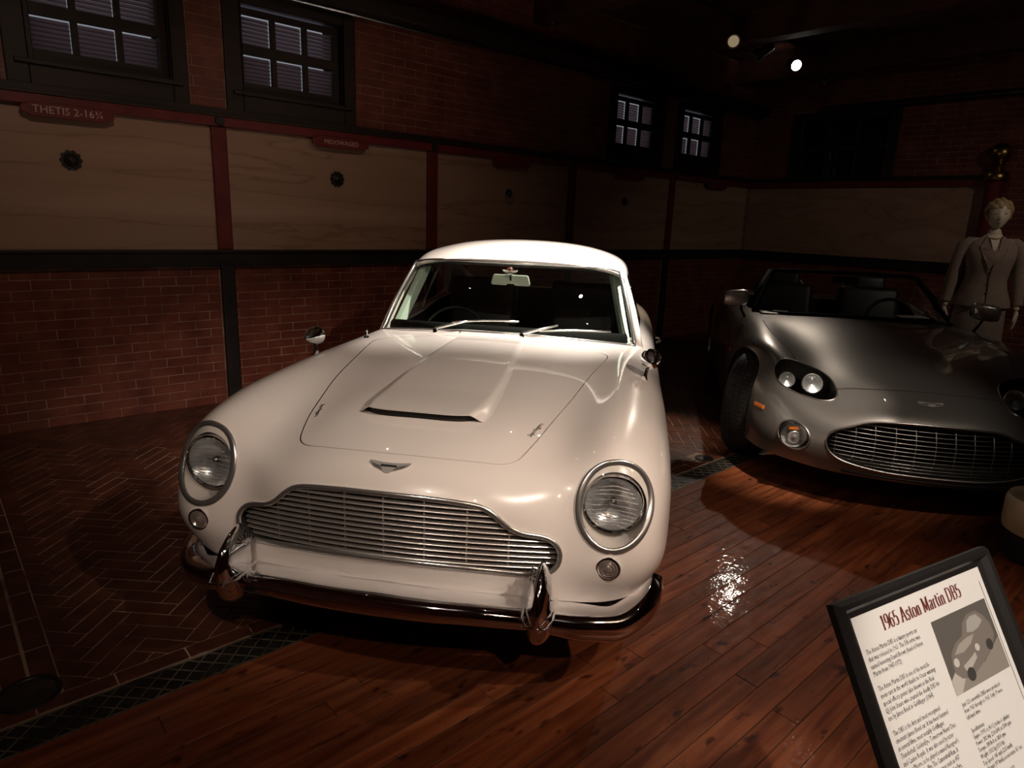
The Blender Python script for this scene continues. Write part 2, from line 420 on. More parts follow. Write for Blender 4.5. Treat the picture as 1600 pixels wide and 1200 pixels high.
def glass(name, tint=(1, 1, 1), refl=1.0, rough=0.0):
    """thin pane: fresnel mix of clear transmission and mirror reflection"""
    m = bpy.data.materials.new(name); m.use_nodes = True; nt = m.node_tree; nt.nodes.clear(); L = nt.links
    out = nt.nodes.new('ShaderNodeOutputMaterial'); mix = nt.nodes.new('ShaderNodeMixShader')
    tr = nt.nodes.new('ShaderNodeBsdfTransparent'); tr.inputs[0].default_value = (*tint, 1)
    gl = nt.nodes.new('ShaderNodeBsdfGlossy'); gl.inputs['Roughness'].default_value = rough
    ge = nt.nodes.new('ShaderNodeNewGeometry'); dt = nt.nodes.new('ShaderNodeVectorMath'); dt.operation = 'DOT_PRODUCT'
    L.new(ge.outputs['Normal'], dt.inputs[0]); L.new(ge.outputs['Incoming'], dt.inputs[1])
    def mth(op, a, b=None):
        n = nt.nodes.new('ShaderNodeMath'); n.operation = op; n.use_clamp = op == 'ADD'
        L.new(a, n.inputs[0])
        if b is not None: n.inputs[1].default_value = b
        return n.outputs[0]
    c_ = mth('ABSOLUTE', dt.outputs['Value']); i_ = mth('MULTIPLY', c_, -1.0); i_ = mth('ADD', i_, 1.0); i_ = mth('POWER', i_, 5.0)
    i_ = mth('MULTIPLY', i_, .92 * refl); i_ = mth('ADD', i_, .05 * refl)
    L.new(i_, mix.inputs[0]); L.new(tr.outputs[0], mix.inputs[1]); L.new(gl.outputs[0], mix.inputs[2])
    L.new(mix.outputs[0], out.inputs[0]); return m
M['glass'] = glass('window_glass', (0.86, 0.90, 0.86), 1.3)
M['cover_glass'] = glass('cover_glass', (0.93, 0.94, 0.93), 1.6)
def shutter():
    m = bpy.data.materials.new('shutter_slat'); m.use_nodes = True; nt = m.node_tree; b = nt.nodes['Principled BSDF']; out = nt.nodes['Material Output']
    b.inputs['Base Color'].default_value = (.22, .17, .17, 1); b.inputs['Roughness'].default_value = .5
    t = nt.nodes.new('ShaderNodeBsdfTranslucent'); t.inputs[0].default_value = (.62, .50, .52, 1)
    x = nt.nodes.new('ShaderNodeMixShader'); x.inputs[0].default_value = .7
    nt.links.new(b.outputs[0], x.inputs[1]); nt.links.new(t.outputs[0], x.inputs[2]); nt.links.new(x.outputs[0], out.inputs[0]); return m
M['shutter'] = shutter()
M['daylight'] = mat('daylight_sky', (0, 0, 0), 1, emit=(0.75, 0.74, 0.92), estr=0.42)
M['lamp_on'] = mat('lamp_on', (0, 0, 0), 1, emit=(1.0, 0.95, 0.85), estr=60)
M['unlit_face_glow'] = mat('unlit_face_glow', (0, 0, 0), 1, emit=(1.0, 0.75, 0.45), estr=0.25)  # faint emission stands in for light falling on the unlit lamp faces
M['reflector'] = noisy('reflector', [(0.3, (0.70, 0.71, 0.72)), (0.7, (0.92, 0.92, 0.92))], 30, 0.26, metal=0.75)
M['lens_glass'] = glass('lens_glass', (0.93, 0.94, 0.95), 2.2, 0.03)

# ================================================================== THE ROOM
# world: x along the left wall, y towards the left wall, z up
WY, WX, CEIL = 5.20, 9.153, 3.62          # left wall plane, right wall plane, ceiling height
X0, Y0 = -1.6, -4.6                        # how far the room is built behind the camera
POSTS = [-0.09, 1.765, 3.622, 5.455, 7.28]

def cam_size(p, w):
    """rough apparent size of a piece of width w at p (to decide which pieces stay single)"""
    d = Vector(p) - Vector((0, 0, CAM_H)); z = d.dot(_fw)
    if z < 0.2: return 0
    x = F_PX * d.dot(_r2) / z; y = F_PX * d.dot(_u2) / z
    if abs(x) > 830 or abs(y) > 630: return 0
    return w / z

def brick_mesh(name, l, h, d, mat_, bev=0.0025):
    m = MB().box(0, l, -d, 0, 0, h); o = m.build(name, mat_, bevel=bev, seg=1); me = o.data; bpy.data.objects.remove(o); return me

def add_pieces(parent, name, items, meshes, mat_, limit, stuff_name, to_world):
    """items: (size, mesh key, location, rotation, (l, w, h)); the largest stay single, the rest are joined"""
    items.sort(key=lambda t: -t[0])
    for s, key, loc, rz, dim in items[:limit]:
        o = bpy.data.objects.new(name, meshes[key]); C.objects.link(o); o.parent = parent
        o.location = loc; o.rotation_euler = (0, 0, rz)
    rest = MB()
    for s, key, loc, rz, dim in items[limit:]:
        c, sn = math.cos(rz), math.sin(rz); x0, x1, y0, y1, z0, z1 = dim
        V = [(loc[0] + x * c - y * sn, loc[1] + x * sn + y * c, loc[2] + z) for x in (x0, x1) for y in (y0, y1) for z in (z0, z1)]
        rest.add(V, [(0, 1, 3, 2), (4, 6, 7, 5), (0, 4, 5, 1), (2, 3, 7, 6), (0, 2, 6, 4), (1, 5, 7, 3)])
    if rest.v: tag(rest.build(stuff_name, mat_, parent, fixn=False), kind='stuff')

BL, BH, GAP = 0.215, 0.0655, 0.003
def lay_bricks(a0, a1, z0, z1, holes, items, pos, rz, proud=0.012):
    """running bond over a stretch of wall; pos(a, z) gives the outer face point"""
    row = 0; z = z0
    while z < z1 - 0.02:
        h = min(BH, z1 - z) - 0.0045; a = a0 - (BL / 2 if row % 2 else 0)
        while a < a1:
            segs = [(max(a, a0), min(a + BL, a1))]
            for hx0, hx1, hz0, hz1 in holes:
                if z < hz1 - 0.01 and z + h > hz0 + 0.01:
                    segs = [q for s, e in segs for q in ((s, min(e, hx0)), (max(s, hx1), e)) if q[1] - q[0] > 0.02]
            for s, e in set(segs):
                if e - s < 0.02: continue
                l = round((e - s - GAP) / 0.005) * 0.005
                p = pos(s, z)
                j = random.uniform(-0.0015, 0.0015)
                loc = (p[0] - math.sin(rz) * j, p[1] + math.cos(rz) * j, z)
                items.append((cam_size(p, l), (l, round(h, 4)), loc, rz, (0, l, -0.03, 0.0, 0, h)))
            a += BL
        row += 1; z += BH
    return items

# ---- floor -----------------------------------------------------------------
floor = tag(MB().box(X0, WX + 0.3, Y0, WY + 0.3, -0.12, -0.0022).build('floor', M['floor_mortar']), kind='structure')
# planks of the wooden half
MB().box(X0, WX, Y0, 1.998, -0.012, -0.0018).build('subfloor', M['void'], floor)
plank_meshes = {}
items = []
PW = 0.083; k = 0; y = 2.0 - PW
while y > -2.6:
    x = -1.5 + (k * 0.77) % 1.9 - 1.9
    while x < WX:
        l = [2.4, 1.8, 3.0, 2.1][(k + int(x * 3)) % 4]; s, e = max(x, -1.5), min(x + l, WX - 0.02)
        if e - s > 0.1:
            L_ = round(e - s - 0.002, 3)
            best = max(cam_size((s + (e - s) * t, y + PW / 2, 0), 1) for t in (0, .25, .5, .75, 1))
            items.append((best, L_, (s, y, 0), 0, (0, L_, 0.0012, PW - 0.0012, -0.016, 0.0)))
        x += l
    k += 1; y -= PW
items.sort(key=lambda t: -t[0])
rest = MB()
for i, (s, L_, loc, rz, d) in enumerate(items):
    if i < 290 and s > 0:
        if L_ not in plank_meshes:
            o = MB().box(*d).build('plank', M['plank'], bevel=0.0012, seg=1); plank_meshes[L_] = o.data; bpy.data.objects.remove(o)
        o = bpy.data.objects.new('plank', plank_meshes[L_]); C.objects.link(o); o.parent = floor
        o.location = (loc[0], loc[1], random.uniform(-0.0006, 0.0004))
    else:
        rest.box(loc[0], loc[0] + L_, loc[1] + d[2], loc[1] + d[3], -0.016, 0)
if rest.v: tag(rest.build('plank_field', M['plank'], floor, fixn=False), kind='stuff')

# brick half: herringbone at 45 degrees, with straight gutters every second stall
FBL, FBW = 0.213, 0.071
GUT = [0.105, 3.715, 7.33]
items = []; fb_mesh = {}
def fbrick(l, w):
    key = (round(l, 3), round(w, 3))
    if key not in fb_mesh:
        o = MB().box(0, key[0], 0, key[1], -0.02, 0).build('brick', M['floor_brick'], bevel=0.002, seg=1); fb_mesh[key] = o.data; bpy.data.objects.remove(o)
    return key
g = 0.005
def inside(px, py):
    return X0 < px < WX and 2.215 < py < WY and not any(abs(px - q) < 0.075 for q in GUT)
YB = 2.212
SPANS = [(X0, GUT[0] - 0.074), (GUT[0] + 0.074, GUT[1] - 0.074), (GUT[1] + 0.074, GUT[2] - 0.074), (GUT[2] + 0.074, WX)]
def inside2(p): return p[1] > YB and p[1] < WY and any(a < p[0] < b for a, b in SPANS)
def clip(poly, xa, xb):
    for ax, lim, sg in ((1, YB, 1), (1, WY, -1), (0, xa, 1), (0, xb, -1)):
        out = []
        for i in range(len(poly)):
            p, q = poly[i], poly[(i + 1) % len(poly)]; dp, dq = sg * (p[ax] - lim), sg * (q[ax] - lim)
            if dp >= 0: out.append(p)
            if (dp > 0) != (dq > 0) and abs(dp - dq) > 1e-9:
                t = dp / (dp - dq); out.append((p[0] + (q[0] - p[0]) * t, p[1] + (q[1] - p[1]) * t))
        poly = out
        if len(poly) < 3: return []
    return poly
cutb = MB()
n3 = 3; c45 = math.sqrt(0.5)
for v in range(-160, 160):
    for kk in range(-40, 40):
        for kind in (0, 1):
            if kind == 0: cx, cy, l, w = v + 6 * kk, v, 3, 1
            else: cx, cy, l, w = v, v - 5 + 6 * kk, 1, 3
            mx, my = (cx + l / 2) * FBW, (cy + w / 2) * FBW
            px, py = (mx - my) * c45 + 3.0, (mx + my) * c45 + 3.0
            if not (X0 < px < WX + 0.1 and 2.10 < py < WY + 0.1): continue
            ox, oy = cx * FBW + g / 2, cy * FBW + g / 2
            wx, wy = (ox - oy) * c45 + 3.0, (ox + oy) * c45 + 3.0
            L_, W_ = l * FBW - g, w * FBW - g
            if kind == 0: key = fbrick(L_, W_); rz = R(45); loc = (wx, wy)
            else:
                key = fbrick(W_, L_); rz = R(135)
                ox2 = ox + L_; loc = ((ox2 - oy) * c45 + 3.0, (ox2 + oy) * c45 + 3.0)
            zz = random.uniform(-0.0008, 0.0010)
            ca, sa = math.cos(rz), math.sin(rz)
            quad = [(loc[0] + u * ca - w_ * sa, loc[1] + u * sa + w_ * ca) for u, w_ in ((0, 0), (key[0], 0), (key[0], key[1]), (0, key[1]))]
            if all(inside2(p) for p in quad) and not any(min(p[0] for p in quad) < q < max(p[0] for p in quad) for q in GUT):
                items.append((cam_size((px, py, 0), 1), key, (loc[0], loc[1], zz), rz, (0, key[0], 0, key[1], -0.02, 0)))
            else:
                for ga, gb in SPANS:
                    c_ = clip(quad, ga, gb)
                    if len(c_) >= 3: cutb.prism(c_, -0.02, zz, 'z')
tag(cutb.build('cut_brick_edge', M['floor_brick'], floor), kind='stuff')
for q in GUT:                                   # gutter courses
    y = 2.30
    while y < WY - 0.05:
        for sx in (-0.072, 0.004):
            key = fbrick(0.208, 0.066)
            items.append((cam_size((q, y, 0), 1), key, (q + sx + 0.066, y, random.uniform(-0.0008, 0.0)), R(90), (0, key[0], 0, key[1], -0.02, 0)))
        y += 0.214
x = X0
while x < WX:                                   # straight course beside the iron strip
    key = fbrick(0.208, 0.066); items.append((cam_size((x, 2.17, 0), 1), key, (x, 2.142, 0), 0, (0, key[0], 0, key[1], -0.02, 0))); x += 0.213
add_pieces(floor, 'brick', items, fb_mesh, M['floor_brick'], 295, 'brick_field', None)

# patterned iron strip between wood and brick
strip = tag(empty('iron_floor_strip', (0, 2.065, 0)), 'long cast iron strip with raised diamond lattice between wooden planks and brick floor', 'floor grate')
MB().box(X0, WX, -0.066, 0.066, -0.015, -0.0012).build('base_plate', M['grate'], strip)
rb = MB(); x = X0; st = 0.066
while x < WX:
    for sgn in (1, -1):
        a = Vector((x, -0.066 * sgn, -0.001)); b = Vector((x + 0.132, 0.066 * sgn, -0.001)); d = (b - a).normalized()
        rb.obox((a + b) / 2, (b - a) / 2, Vector((-d.y, d.x, 0)) * 0.0018, (0, 0, 0.0020))
    x += st
rb.box(X0, WX, 0.060, 0.066, -0.004, 0.0015); rb.box(X0, WX, -0.066, -0.060, -0.004, 0.0015)
tag(rb.build('lattice_rib', M['grate_rib'], strip, fixn=False), kind='stuff')
def drain(x, y, r, label):
    t = tag(empty('drain_cover', (x, y, 0)), label, 'drain cover')
    MB().lathe([(0.001, 0.0025), (r * 0.5, 0.0022), (r * 0.86, 0.0014), (r * 0.9, 0.0012)], 40).build('dish', M['drain'], t, True, 40)
    MB().lathe([(r * 0.84, 0.0), (r * 0.88, 0.005), (r, 0.006), (r * 1.04, -0.002)], 40).build('rim', M['grate'], t, True, 40)
drain(0.094, 2.262, 0.085, 'round sunken metal drain cover in the brick floor at the left edge')
drain(3.714, 2.20, 0.058, 'round metal drain cover in the lit brick floor between the two cars')

# ---- walls -----------------------------------------------------------------
WIN = [(1.08, 1), (2.355, 1), (6.51, 1), (7.79, 1)]      # window centres on the left wall
WIN_L = -3.07
def win_rect(cx): return (cx - 0.40, cx + 0.41, 2.30, 2.89)
wl = MB()
# wall slab split around the window openings
edges = sorted([w[0] for w in WIN]); xs = X0
for cx in edges:
    a, b, z0, z1 = win_rect(cx)
    wl.box(xs, a, WY + 0.0025, WY + 0.22, 0, CEIL); wl.box(a, b, WY + 0.0025, WY + 0.22, 0, z0); wl.box(a, b, WY + 0.0025, WY + 0.22, z1, CEIL); xs = b
wl.box(xs, WX + 0.25, WY + 0.0025, WY + 0.22, 0, CEIL)
wall_left = tag(wl.build('wall_left', M['mortar'], fixn=False), kind='structure')
bm_ = {}
holes_l = [(cx - 0.52, cx + 0.52, 2.14, 2.96) for cx, _ in WIN]
post_holes = [(p - 0.055, p + 0.055, 0, 4) for p in POSTS]
items = lay_bricks(X0, WX, 0.0, 1.04, post_holes, [], lambda a, z: (a, WY + 0.0, z), 0)
items = lay_bricks(X0, WX, 2.16, CEIL, holes_l, items, lambda a, z: (a, WY + 0.0, z), 0)
def wall_meshes(items, flipy):
    d = {}
    for it in items:
        if it[1] not in d:
            l, h = it[1]; o = MB().box(0, l, *((0.0, 0.03) if flipy else (-0.03, 0)), 0, h).build('brick', M['brick'], bevel=0.002, seg=1)
            d[it[1]] = o.data; bpy.data.objects.remove(o)
    return d
items = [(s, k, l, r, (d[0], d[1], 0.0, 0.03, d[4], d[5])) for s, k, l, r, d in items]
add_pieces(wall_left, 'brick', items, wall_meshes(items, True), M['brick'], 295, 'brick_field', None)
# marble panels between the posts
for i in range(len(POSTS)):
    a = POSTS[i] + 0.052; b = (POSTS[i + 1] if i + 1 < len(POSTS) else WX) - 0.052
    MB().box(a + 0.001, b - 0.001, WY - 0.004, WY + 0.02, 1.17, 2.04).build('marble_panel', M['marble'], wall_left, bevel=0.003, seg=1)
MB().box(X0, POSTS[0] - 0.052, WY - 0.004, WY + 0.02, 1.17, 2.04).build('marble_panel', M['marble'], wall_left, bevel=0.003, seg=1)
MB().box(X0, WX, WY - 0.045, WY + 0.0, 1.055, 1.168).box(X0, WX, WY - 0.06, WY + 0.0, 1.15, 1.172).build('black_rail', M['black_paint'], wall_left, bevel=0.004)
MB().box(X0, WX, WY - 0.05, WY + 0.0, 2.036, 2.105).build('red_rail', M['red_paint'], wall_left, bevel=0.008)
MB().box(X0, WX, WY - 0.035, WY + 0.02, 2.106, 2.16).box(X0, WX, WY - 0.06, WY + 0.0, 2.10, 2.118).build('dark_rail', M['dark_wood'], wall_left, bevel=0.003)
for p in POSTS:
    MB().box(p - 0.053, p + 0.053, WY - 0.03, WY + 0.0, 1.173, 2.036).build('red_post', M['red_paint'], wall_left, bevel=0.01)
    MB().box(p - 0.05, p + 0.05, WY - 0.04, WY + 0.0, 0.0, 1.06).build('black_post', M['black_paint'], wall_left, bevel=0.012)
    MB().lathe([(0.001, -0.012), (0.03, -0.012), (0.034, -0.004), (0.034, 0)], 20, (p, WY - 0.05, 2.07), 'y').build('rail_boss', M['black_paint'], wall_left, True, 40)
# windows with timber casings and louvred shutters
slat_me = None
for wi, (cx, _) in enumerate(WIN):
    w = tag(MB().box(cx - 0.36, cx + 0.36, WY + 0.24, WY + 0.25, 2.20, 2.95).build('window_%d' % (wi + 1), M['daylight'], fixn=False), kind='structure')
    cs = MB()
    for (a, b, z0, z1) in ((cx - 0.515, cx - 0.40, 2.14, 2.96), (cx + 0.41, cx + 0.51, 2.14, 2.96), (cx - 0.40, cx + 0.41, 2.14, 2.30), (cx - 0.40, cx + 0.41, 2.89, 2.96)):
        cs.box(a, b, WY - 0.02, WY + 0.03, z0, z1)
    cs.build('casing', M['dark_wood'], w, bevel=0.006)
    MB().box(cx - 0.47, cx + 0.47, WY - 0.045, WY + 0.0, 2.27, 2.298).build('window_sill', M['dark_wood'], w, bevel=0.006)
    rv = MB(); rv.box(cx - 0.401, cx - 0.39, WY + 0.0, WY + 0.22, 2.30, 2.89); rv.box(cx + 0.40, cx + 0.411, WY + 0.0, WY + 0.22, 2.30, 2.89)
    rv.box(cx - 0.4, cx + 0.41, WY, WY + 0.22, 2.885, 2.895); rv.box(cx - 0.4, cx + 0.41, WY, WY + 0.22, 2.295, 2.305)
    rv.build('reveal', M['dark_wood'], w)
    fr = MB(); y0, y1 = WY + 0.05, WY + 0.085
    for a, b in ((cx - 0.40, cx - 0.357), (cx + 0.353, cx + 0.41)): fr.box(a, b, y0, y1, 2.30, 2.89)
    for a, b in ((2.30, 2.372), (2.828, 2.872)): fr.box(cx - 0.36, cx + 0.36, y0, y1, a, b)
    fr.build('sash_frame', M['dark_wood'], w, bevel=0.004)
    MB().box(cx - 0.36, cx + 0.36, y0 - 0.004, y1, 2.563, 2.633).build('meeting_rail', M['dark_wood'], w, bevel=0.004)
    for mx in (cx - 0.128, cx + 0.121): MB().box(mx - 0.019, mx + 0.019, y0, y1, 2.37, 2.83).build('glazing_bar', M['dark_wood'], w, bevel=0.003)
    for (a, b) in ((cx - 0.357, cx - 0.147), (cx - 0.109, cx + 0.102), (cx + 0.140, cx + 0.353)):
        for (z0, z1) in ((2.372, 2.563), (2.633, 2.828)):
            MB().box(a, b, y0 + 0.012, y0 + 0.015, z0, z1).build('pane', M['glass'], w, fixn=False)
            n = 7
            for k in range(n):
                zc = z0 - 0.002 + (k + 0.5) * (z1 - z0 - 0.004) / n
                if slat_me is None:
                    t = R(57); m = MB().obox((0, 0, 0), (0.104, 0, 0), (0, math.cos(t) * 0.0165, math.sin(t) * 0.0165), (0, -math.sin(t) * 0.002, math.cos(t) * 0.002))
                    o = m.build('shutter_slat', M['shutter']); slat_me = o.data; bpy.data.objects.remove(o)
                o = bpy.data.objects.new('shutter_slat', slat_me); C.objects.link(o); o.parent = w
                o.location = ((a + b) / 2, y0 + 0.045, zc); o.scale.x = (b - a) / 0.208 - 0.012
# conduit under the ceiling along the left wall
cond = MB().tube([(X0, WY - 0.1, 2.961), (WX, WY - 0.1, 2.961)], 0.013, 10)
xx = -1.0
tag(cond.build('ceiling_conduit', M['rail_light'], smooth=True), 'thin bright metal conduit running along the top of the brick wall above the shuttered windows', 'pipe')
MB().box(X0, WX, WY - 0.20, WY, 2.98, 3.10).build('trim_1', M['dark_wood'], bevel=0.01)
tag(bpy.data.objects['trim_1'], kind='structure')
# right-hand wall
RY1 = 2.27
wall_right = tag(MB().box(WX + 0.0025, WX + 0.22, Y0, WY + 0.02, 0, CEIL).build('wall_right', M['mortar']), kind='structure')
items = []
RZ = R(-90)
posr = lambda a, z: (WX, -a, z)
lay_bricks(-WY, -Y0, 0.0, 1.04, [], items, posr, RZ)
lay_bricks(-WY, -RY1, 2.16, CEIL, [(-4.62, -3.30, 2.06, 2.98)], items, posr, RZ)
lay_bricks(-RY1, -Y0, 1.04, CEIL, [], items, posr, RZ)
items = [(s, k, l, r, (d[0], d[1], 0.0, 0.03, d[4], d[5])) for s, k, l, r, d in items]
add_pieces(wall_right, 'brick', items, wall_meshes(items, True), M['brick'], 295, 'brick_field', None)
MB().box(WX - 0.004, WX + 0.02, RY1, WY - 0.02, 1.17, 2.04).build('marble_panel', M['marble'], wall_right, bevel=0.003, seg=1)
MB().box(WX - 0.045, WX, RY1 - 0.02, WY - 0.06, 1.055, 1.168).box(WX - 0.06, WX, RY1 - 0.02, WY - 0.06, 1.15, 1.172).build('black_rail', M['black_paint'], wall_right, bevel=0.004)
MB().box(WX - 0.05, WX, RY1, WY - 0.06, 2.036, 2.105).build('red_rail', M['red_paint'], wall_right, bevel=0.008)
MB().box(WX - 0.035, WX + 0.02, RY1, WY - 0.06, 2.106, 2.16).build('dark_rail', M['dark_wood'], wall_right, bevel=0.003)
w5 = tag(MB().box(WX - 0.01, WX + 0.02, 3.36, 4.56, 2.12, 2.92).build('window_5', M['void']), kind='structure')
fr = MB()
for a, b, z0, z1 in ((3.30, 3.42, 2.06, 2.98), (4.50, 4.62, 2.06, 2.98), (3.42, 4.50, 2.06, 2.17), (3.42, 4.50, 2.87, 2.98), (3.42, 4.50, 2.49, 2.54)):
    fr.box(WX - 0.04, WX + 0.03, a, b, z0, z1)
fr.build('casing', M['black_paint'], w5, bevel=0.006)
for yy in (3.78, 4.14): MB().box(WX - 0.03, WX + 0.02, yy - 0.015, yy + 0.015, 2.17, 2.87).build('glazing_bar', M['black_paint'], w5, bevel=0.003)
MB().box(WX - 0.014, WX - 0.011, 3.42, 4.50, 2.17, 2.87).build('pane', M['glass'], w5, fixn=False)
tag(MB().tube([(WX - 0.09, Y0, 3.0), (WX - 0.09, 4.2, 3.0)], 0.035, 12).build('heating_pipe', M['drain'], smooth=True, angle=50), 'thick dull metal pipe running along the right wall above the marble panel', 'pipe')
up = tag(empty('ceiling_pipe', (WX - 0.14, 1.0, 3.41)), 'thin pipe with a clamp high on the right wall under the ceiling', 'pipe')
MB().tube([(0, -5.5, 0), (0, 3.2, 0)], 0.016, 10).build('pipe_run', M['drain'], up, True, 50)
MB().box(-0.03, 0.12, 1.55, 1.61, -0.04, 0.04).build('clamp', M['satin'], up, bevel=0.004)
# the two walls behind the camera close the hall
tag(MB().box(X0 - 0.2, X0, Y0, WY + 0.22, 0, CEIL).build('wall_back', M['brick']), kind='structure')
tag(MB().box(X0 - 0.2, WX + 0.22, Y0 - 0.2, Y0, 0, CEIL).build('wall_near', M['brick']), kind='structure')
# ceiling with beams
ceiling = tag(MB().box(X0 - 0.2, WX + 0.22, Y0 - 0.2, WY + 0.22, CEIL, CEIL + 0.1).build('ceiling', M['ceiling_wood']), kind='structure')
for bx in (-0.7, 1.2, 3.05, 4.9, 6.75, 8.6):
    MB().box(bx - 0.10, bx + 0.10, Y0, WY + 0.02, 3.32, CEIL).build('beam', M['ceiling_wood'], ceiling, bevel=0.012)
for by in np.arange(Y0 + 0.1, WY, 0.16):
    MB().box(X0, WX, by - 0.076, by + 0.076, CEIL - 0.018, CEIL - 0.001).build('ceiling_board', M['ceiling_wood'], ceiling)
# small hooks under the beam
for k, yy in enumerate((5.05, 4.55)):
    h = MB().tube([(4.9, yy, 3.33), (4.9, yy, 3.25)], 0.004, 6).box(4.88, 4.92, yy - 0.02, yy + 0.02, 3.305, 3.325)
    tag(h.build('ceiling_hook', M['satin'], smooth=False), ['small metal hook under the ceiling beam nearer the brick wall', 'small metal hook under the ceiling beam nearer the track lamps'][k], 'hook')

# ---- name boards and tie rings on the marble ---------------------------------
def text_mesh(s, size, depth, xs=1.0, align='CENTER', spacing=1.0, bold=0.0, line=1.0, res=2):
    cu = bpy.data.curves.new('t', 'FONT'); cu.body = s; cu.size = size; cu.extrude = depth; cu.align_x = align; cu.align_y = 'CENTER'
    cu.space_character = spacing; cu.offset = bold; cu.space_line = line; cu.resolution_u = res
    o = bpy.data.objects.new('t', cu); C.objects.link(o)
    dg = bpy.context.evaluated_depsgraph_get(); me = bpy.data.meshes.new_from_object(o.evaluated_get(dg))
    bpy.data.objects.remove(o); bpy.data.curves.remove(cu)
    for v in me.vertices: v.co.x *= xs
    return me

def name_board(x, w, txt, label, textsize=0.045):
    z0, z1 = 1.968, 2.052; h = (z1 - z0) / 2; zc = (z0 + z1) / 2; a = w / 2
    outl = [(-a, 0), (-a + 0.01, h * 0.55), (-a + 0.035, h * 0.6), (-a + 0.05, h), (a - 0.05, h), (a - 0.035, h * 0.6), (a - 0.01, h * 0.55), (a, 0),
            (a - 0.01, -h * 0.55), (a - 0.035, -h * 0.6), (a - 0.05, -h), (-a + 0.05, -h), (-a + 0.035, -h * 0.6), (-a + 0.01, -h * 0.55)]
    t = tag(empty('name_board', (x, WY - 0.052, zc)), label, 'sign', 'name boards over the marble panels')
    MB().prism(outl, -0.022, 0.0).build('board', M['red_paint'], t, bevel=0.004)
    if txt:
        me = text_mesh(txt, textsize, 0.001); me.materials.append(M['gold_ink'])
        o = bpy.data.objects.new('lettering', me); C.objects.link(o); o.parent = t; o.location = (0, -0.0235, 0); o.rotation_euler = (R(90), 0, 0)
    return t
name_board(0.852, 0.50, 'THETIS 2-16\u00be', 'dark red wooden name board lettered THETIS on the leftmost marble panel', 0.062)
name_board(2.70, 0.50, 'MIDOWAGED', 'dark red name board with faint lettering above the second rosette', 0.048)
name_board(4.545, 0.49, '', 'dark red name board over the marble panel just left of the white car roof', 0.04)
name_board(6.386, 0.49, '', 'dark red name board below the shuttered window right of the white car roof', 0.04)
name_board(8.22, 0.50, '', 'plain dark name board on the last marble panel by the corner')

def rosette(x, z, r, label, ring=False):
    t = tag(empty('wall_rosette', (x, WY - 0.004, z)), label, 'rosette')
    pts = []
    for k in range(40):
        a = 2 * math.pi * k / 40; rr = r * (1 + 0.09 * math.cos(10 * a)); pts.append((rr * math.cos(a), rr * math.sin(a)))
    MB().prism(pts, -0.010, 0.0).build('petal_plate', M['black_paint'], t, bevel=0.003)
    MB().lathe([(0.001, -0.035), (r * 0.3, -0.032), (r * 0.5, -0.02), (r * 0.72, -0.01)], 24, axis='y').build('boss', M['black_paint'], t, True, 60)
    if ring:
        pts = [(0.042 * math.cos(a), -0.035, -0.045 + 0.042 * math.sin(a)) for a in np.linspace(0, 2 * math.pi, 24, endpoint=False)]
        MB().tube(pts, 0.005, 8, closed=True, ref=(0, 1, 0)).build('ring', M['satin'], t, True)
rosette(0.845, 1.730, 0.060, 'black iron rosette on the leftmost marble panel under the lettered board')
rosette(2.686, 1.736, 0.060, 'black iron rosette on the second marble panel left of the white car')
rosette(4.555, 1.725, 0.040, 'small iron tie ring on the marble panel behind the white car roof', True)
rosette(6.373, 1.726, 0.045, 'dark iron rosette on the marble panel right of the white car roof')

# ---- red post with brass ball at the end of the right-hand panel ---------------
np_ = tag(empty('newel_post', (WX - 0.135, 2.18, 0)), 'red round newel post topped with a brass collar and ball behind the mannequin', 'post')
MB().lathe([(0.10, 0), (0.10, 0.25), (0.085, 0.28), (0.085, 2.06), (0.095, 2.08)], 28).build('shaft', M['red_paint'], np_, True, 40)
MB().lathe([(0.115, 2.08), (0.125, 2.10), (0.125, 2.15), (0.105, 2.18), (0.06, 2.20), (0.045, 2.23), (0.06, 2.26), (0.05, 2.28)], 28).build('brass_collar', M['brass'], np_, True, 50)
MB().ellipsoid((0, 0, 2.375), (0.112, 0.112, 0.108), 24, 16).build('brass_ball', M['brass'], np_, True)

# ---- ceiling track with four lamp heads ----------------------------------------
tag(MB().box(5.6, 9.0, 4.02, 4.06, 3.50, 3.53).build('light_track', M['black'], bevel=0.004), 'black ceiling track carrying four lamp heads near the far wall', 'track')
def lamp_head(x, aim, label, face):
    d = (Vector(aim) - Vector((x, 4.04, 3.3))).normalized()
    t = tag(empty('track_lamp', (x, 4.04, 3.5)), label, 'lamp', 'track lamps near the ceiling')
    q = d.to_track_quat('Z', 'Y').to_matrix()
    def tr(m):
        m.v = [tuple(q @ Vector(p) + Vector((0, 0, -0.2))) for p in m.v]; return m
    MB().tube([(0, 0, 0), (0, 0, -0.16)], 0.007, 8).build('stem', M['black'], t, True)
    tr(MB().lathe([(0.035, -0.12), (0.045, -0.10), (0.048, 0.0), (0.062, 0.03), (0.062, 0.07), (0.056, 0.07), (0.05, 0.02)], 28)).build('can', M['black'], t, True, 40)
    tr(MB().lathe([(0.001, 0.045), (0.053, 0.045), (0.053, 0.05), (0.001, 0.052)], 28)).build('lamp_face', M[face], t, True, 40)
    tr(MB().lathe([(0.060, 0.068), (0.066, 0.068), (0.066, 0.074), (0.060, 0.074)], 28)).build('bezel', M['satin'], t, True, 40)
lamp_head(6.47, (2.0, 0.5, 1.3), 'unlit track lamp head showing a round pale face, leftmost of the four', 'unlit_face_glow')
lamp_head(7.06, (6.7, 5.2, 2.6), 'dark track lamp head seen edge-on between the round face and the lit lamp', 'void')
lamp_head(7.78, (3.4, -1.3, 0.6), 'lit track lamp with glaring white bulb near the ceiling', 'lamp_on')
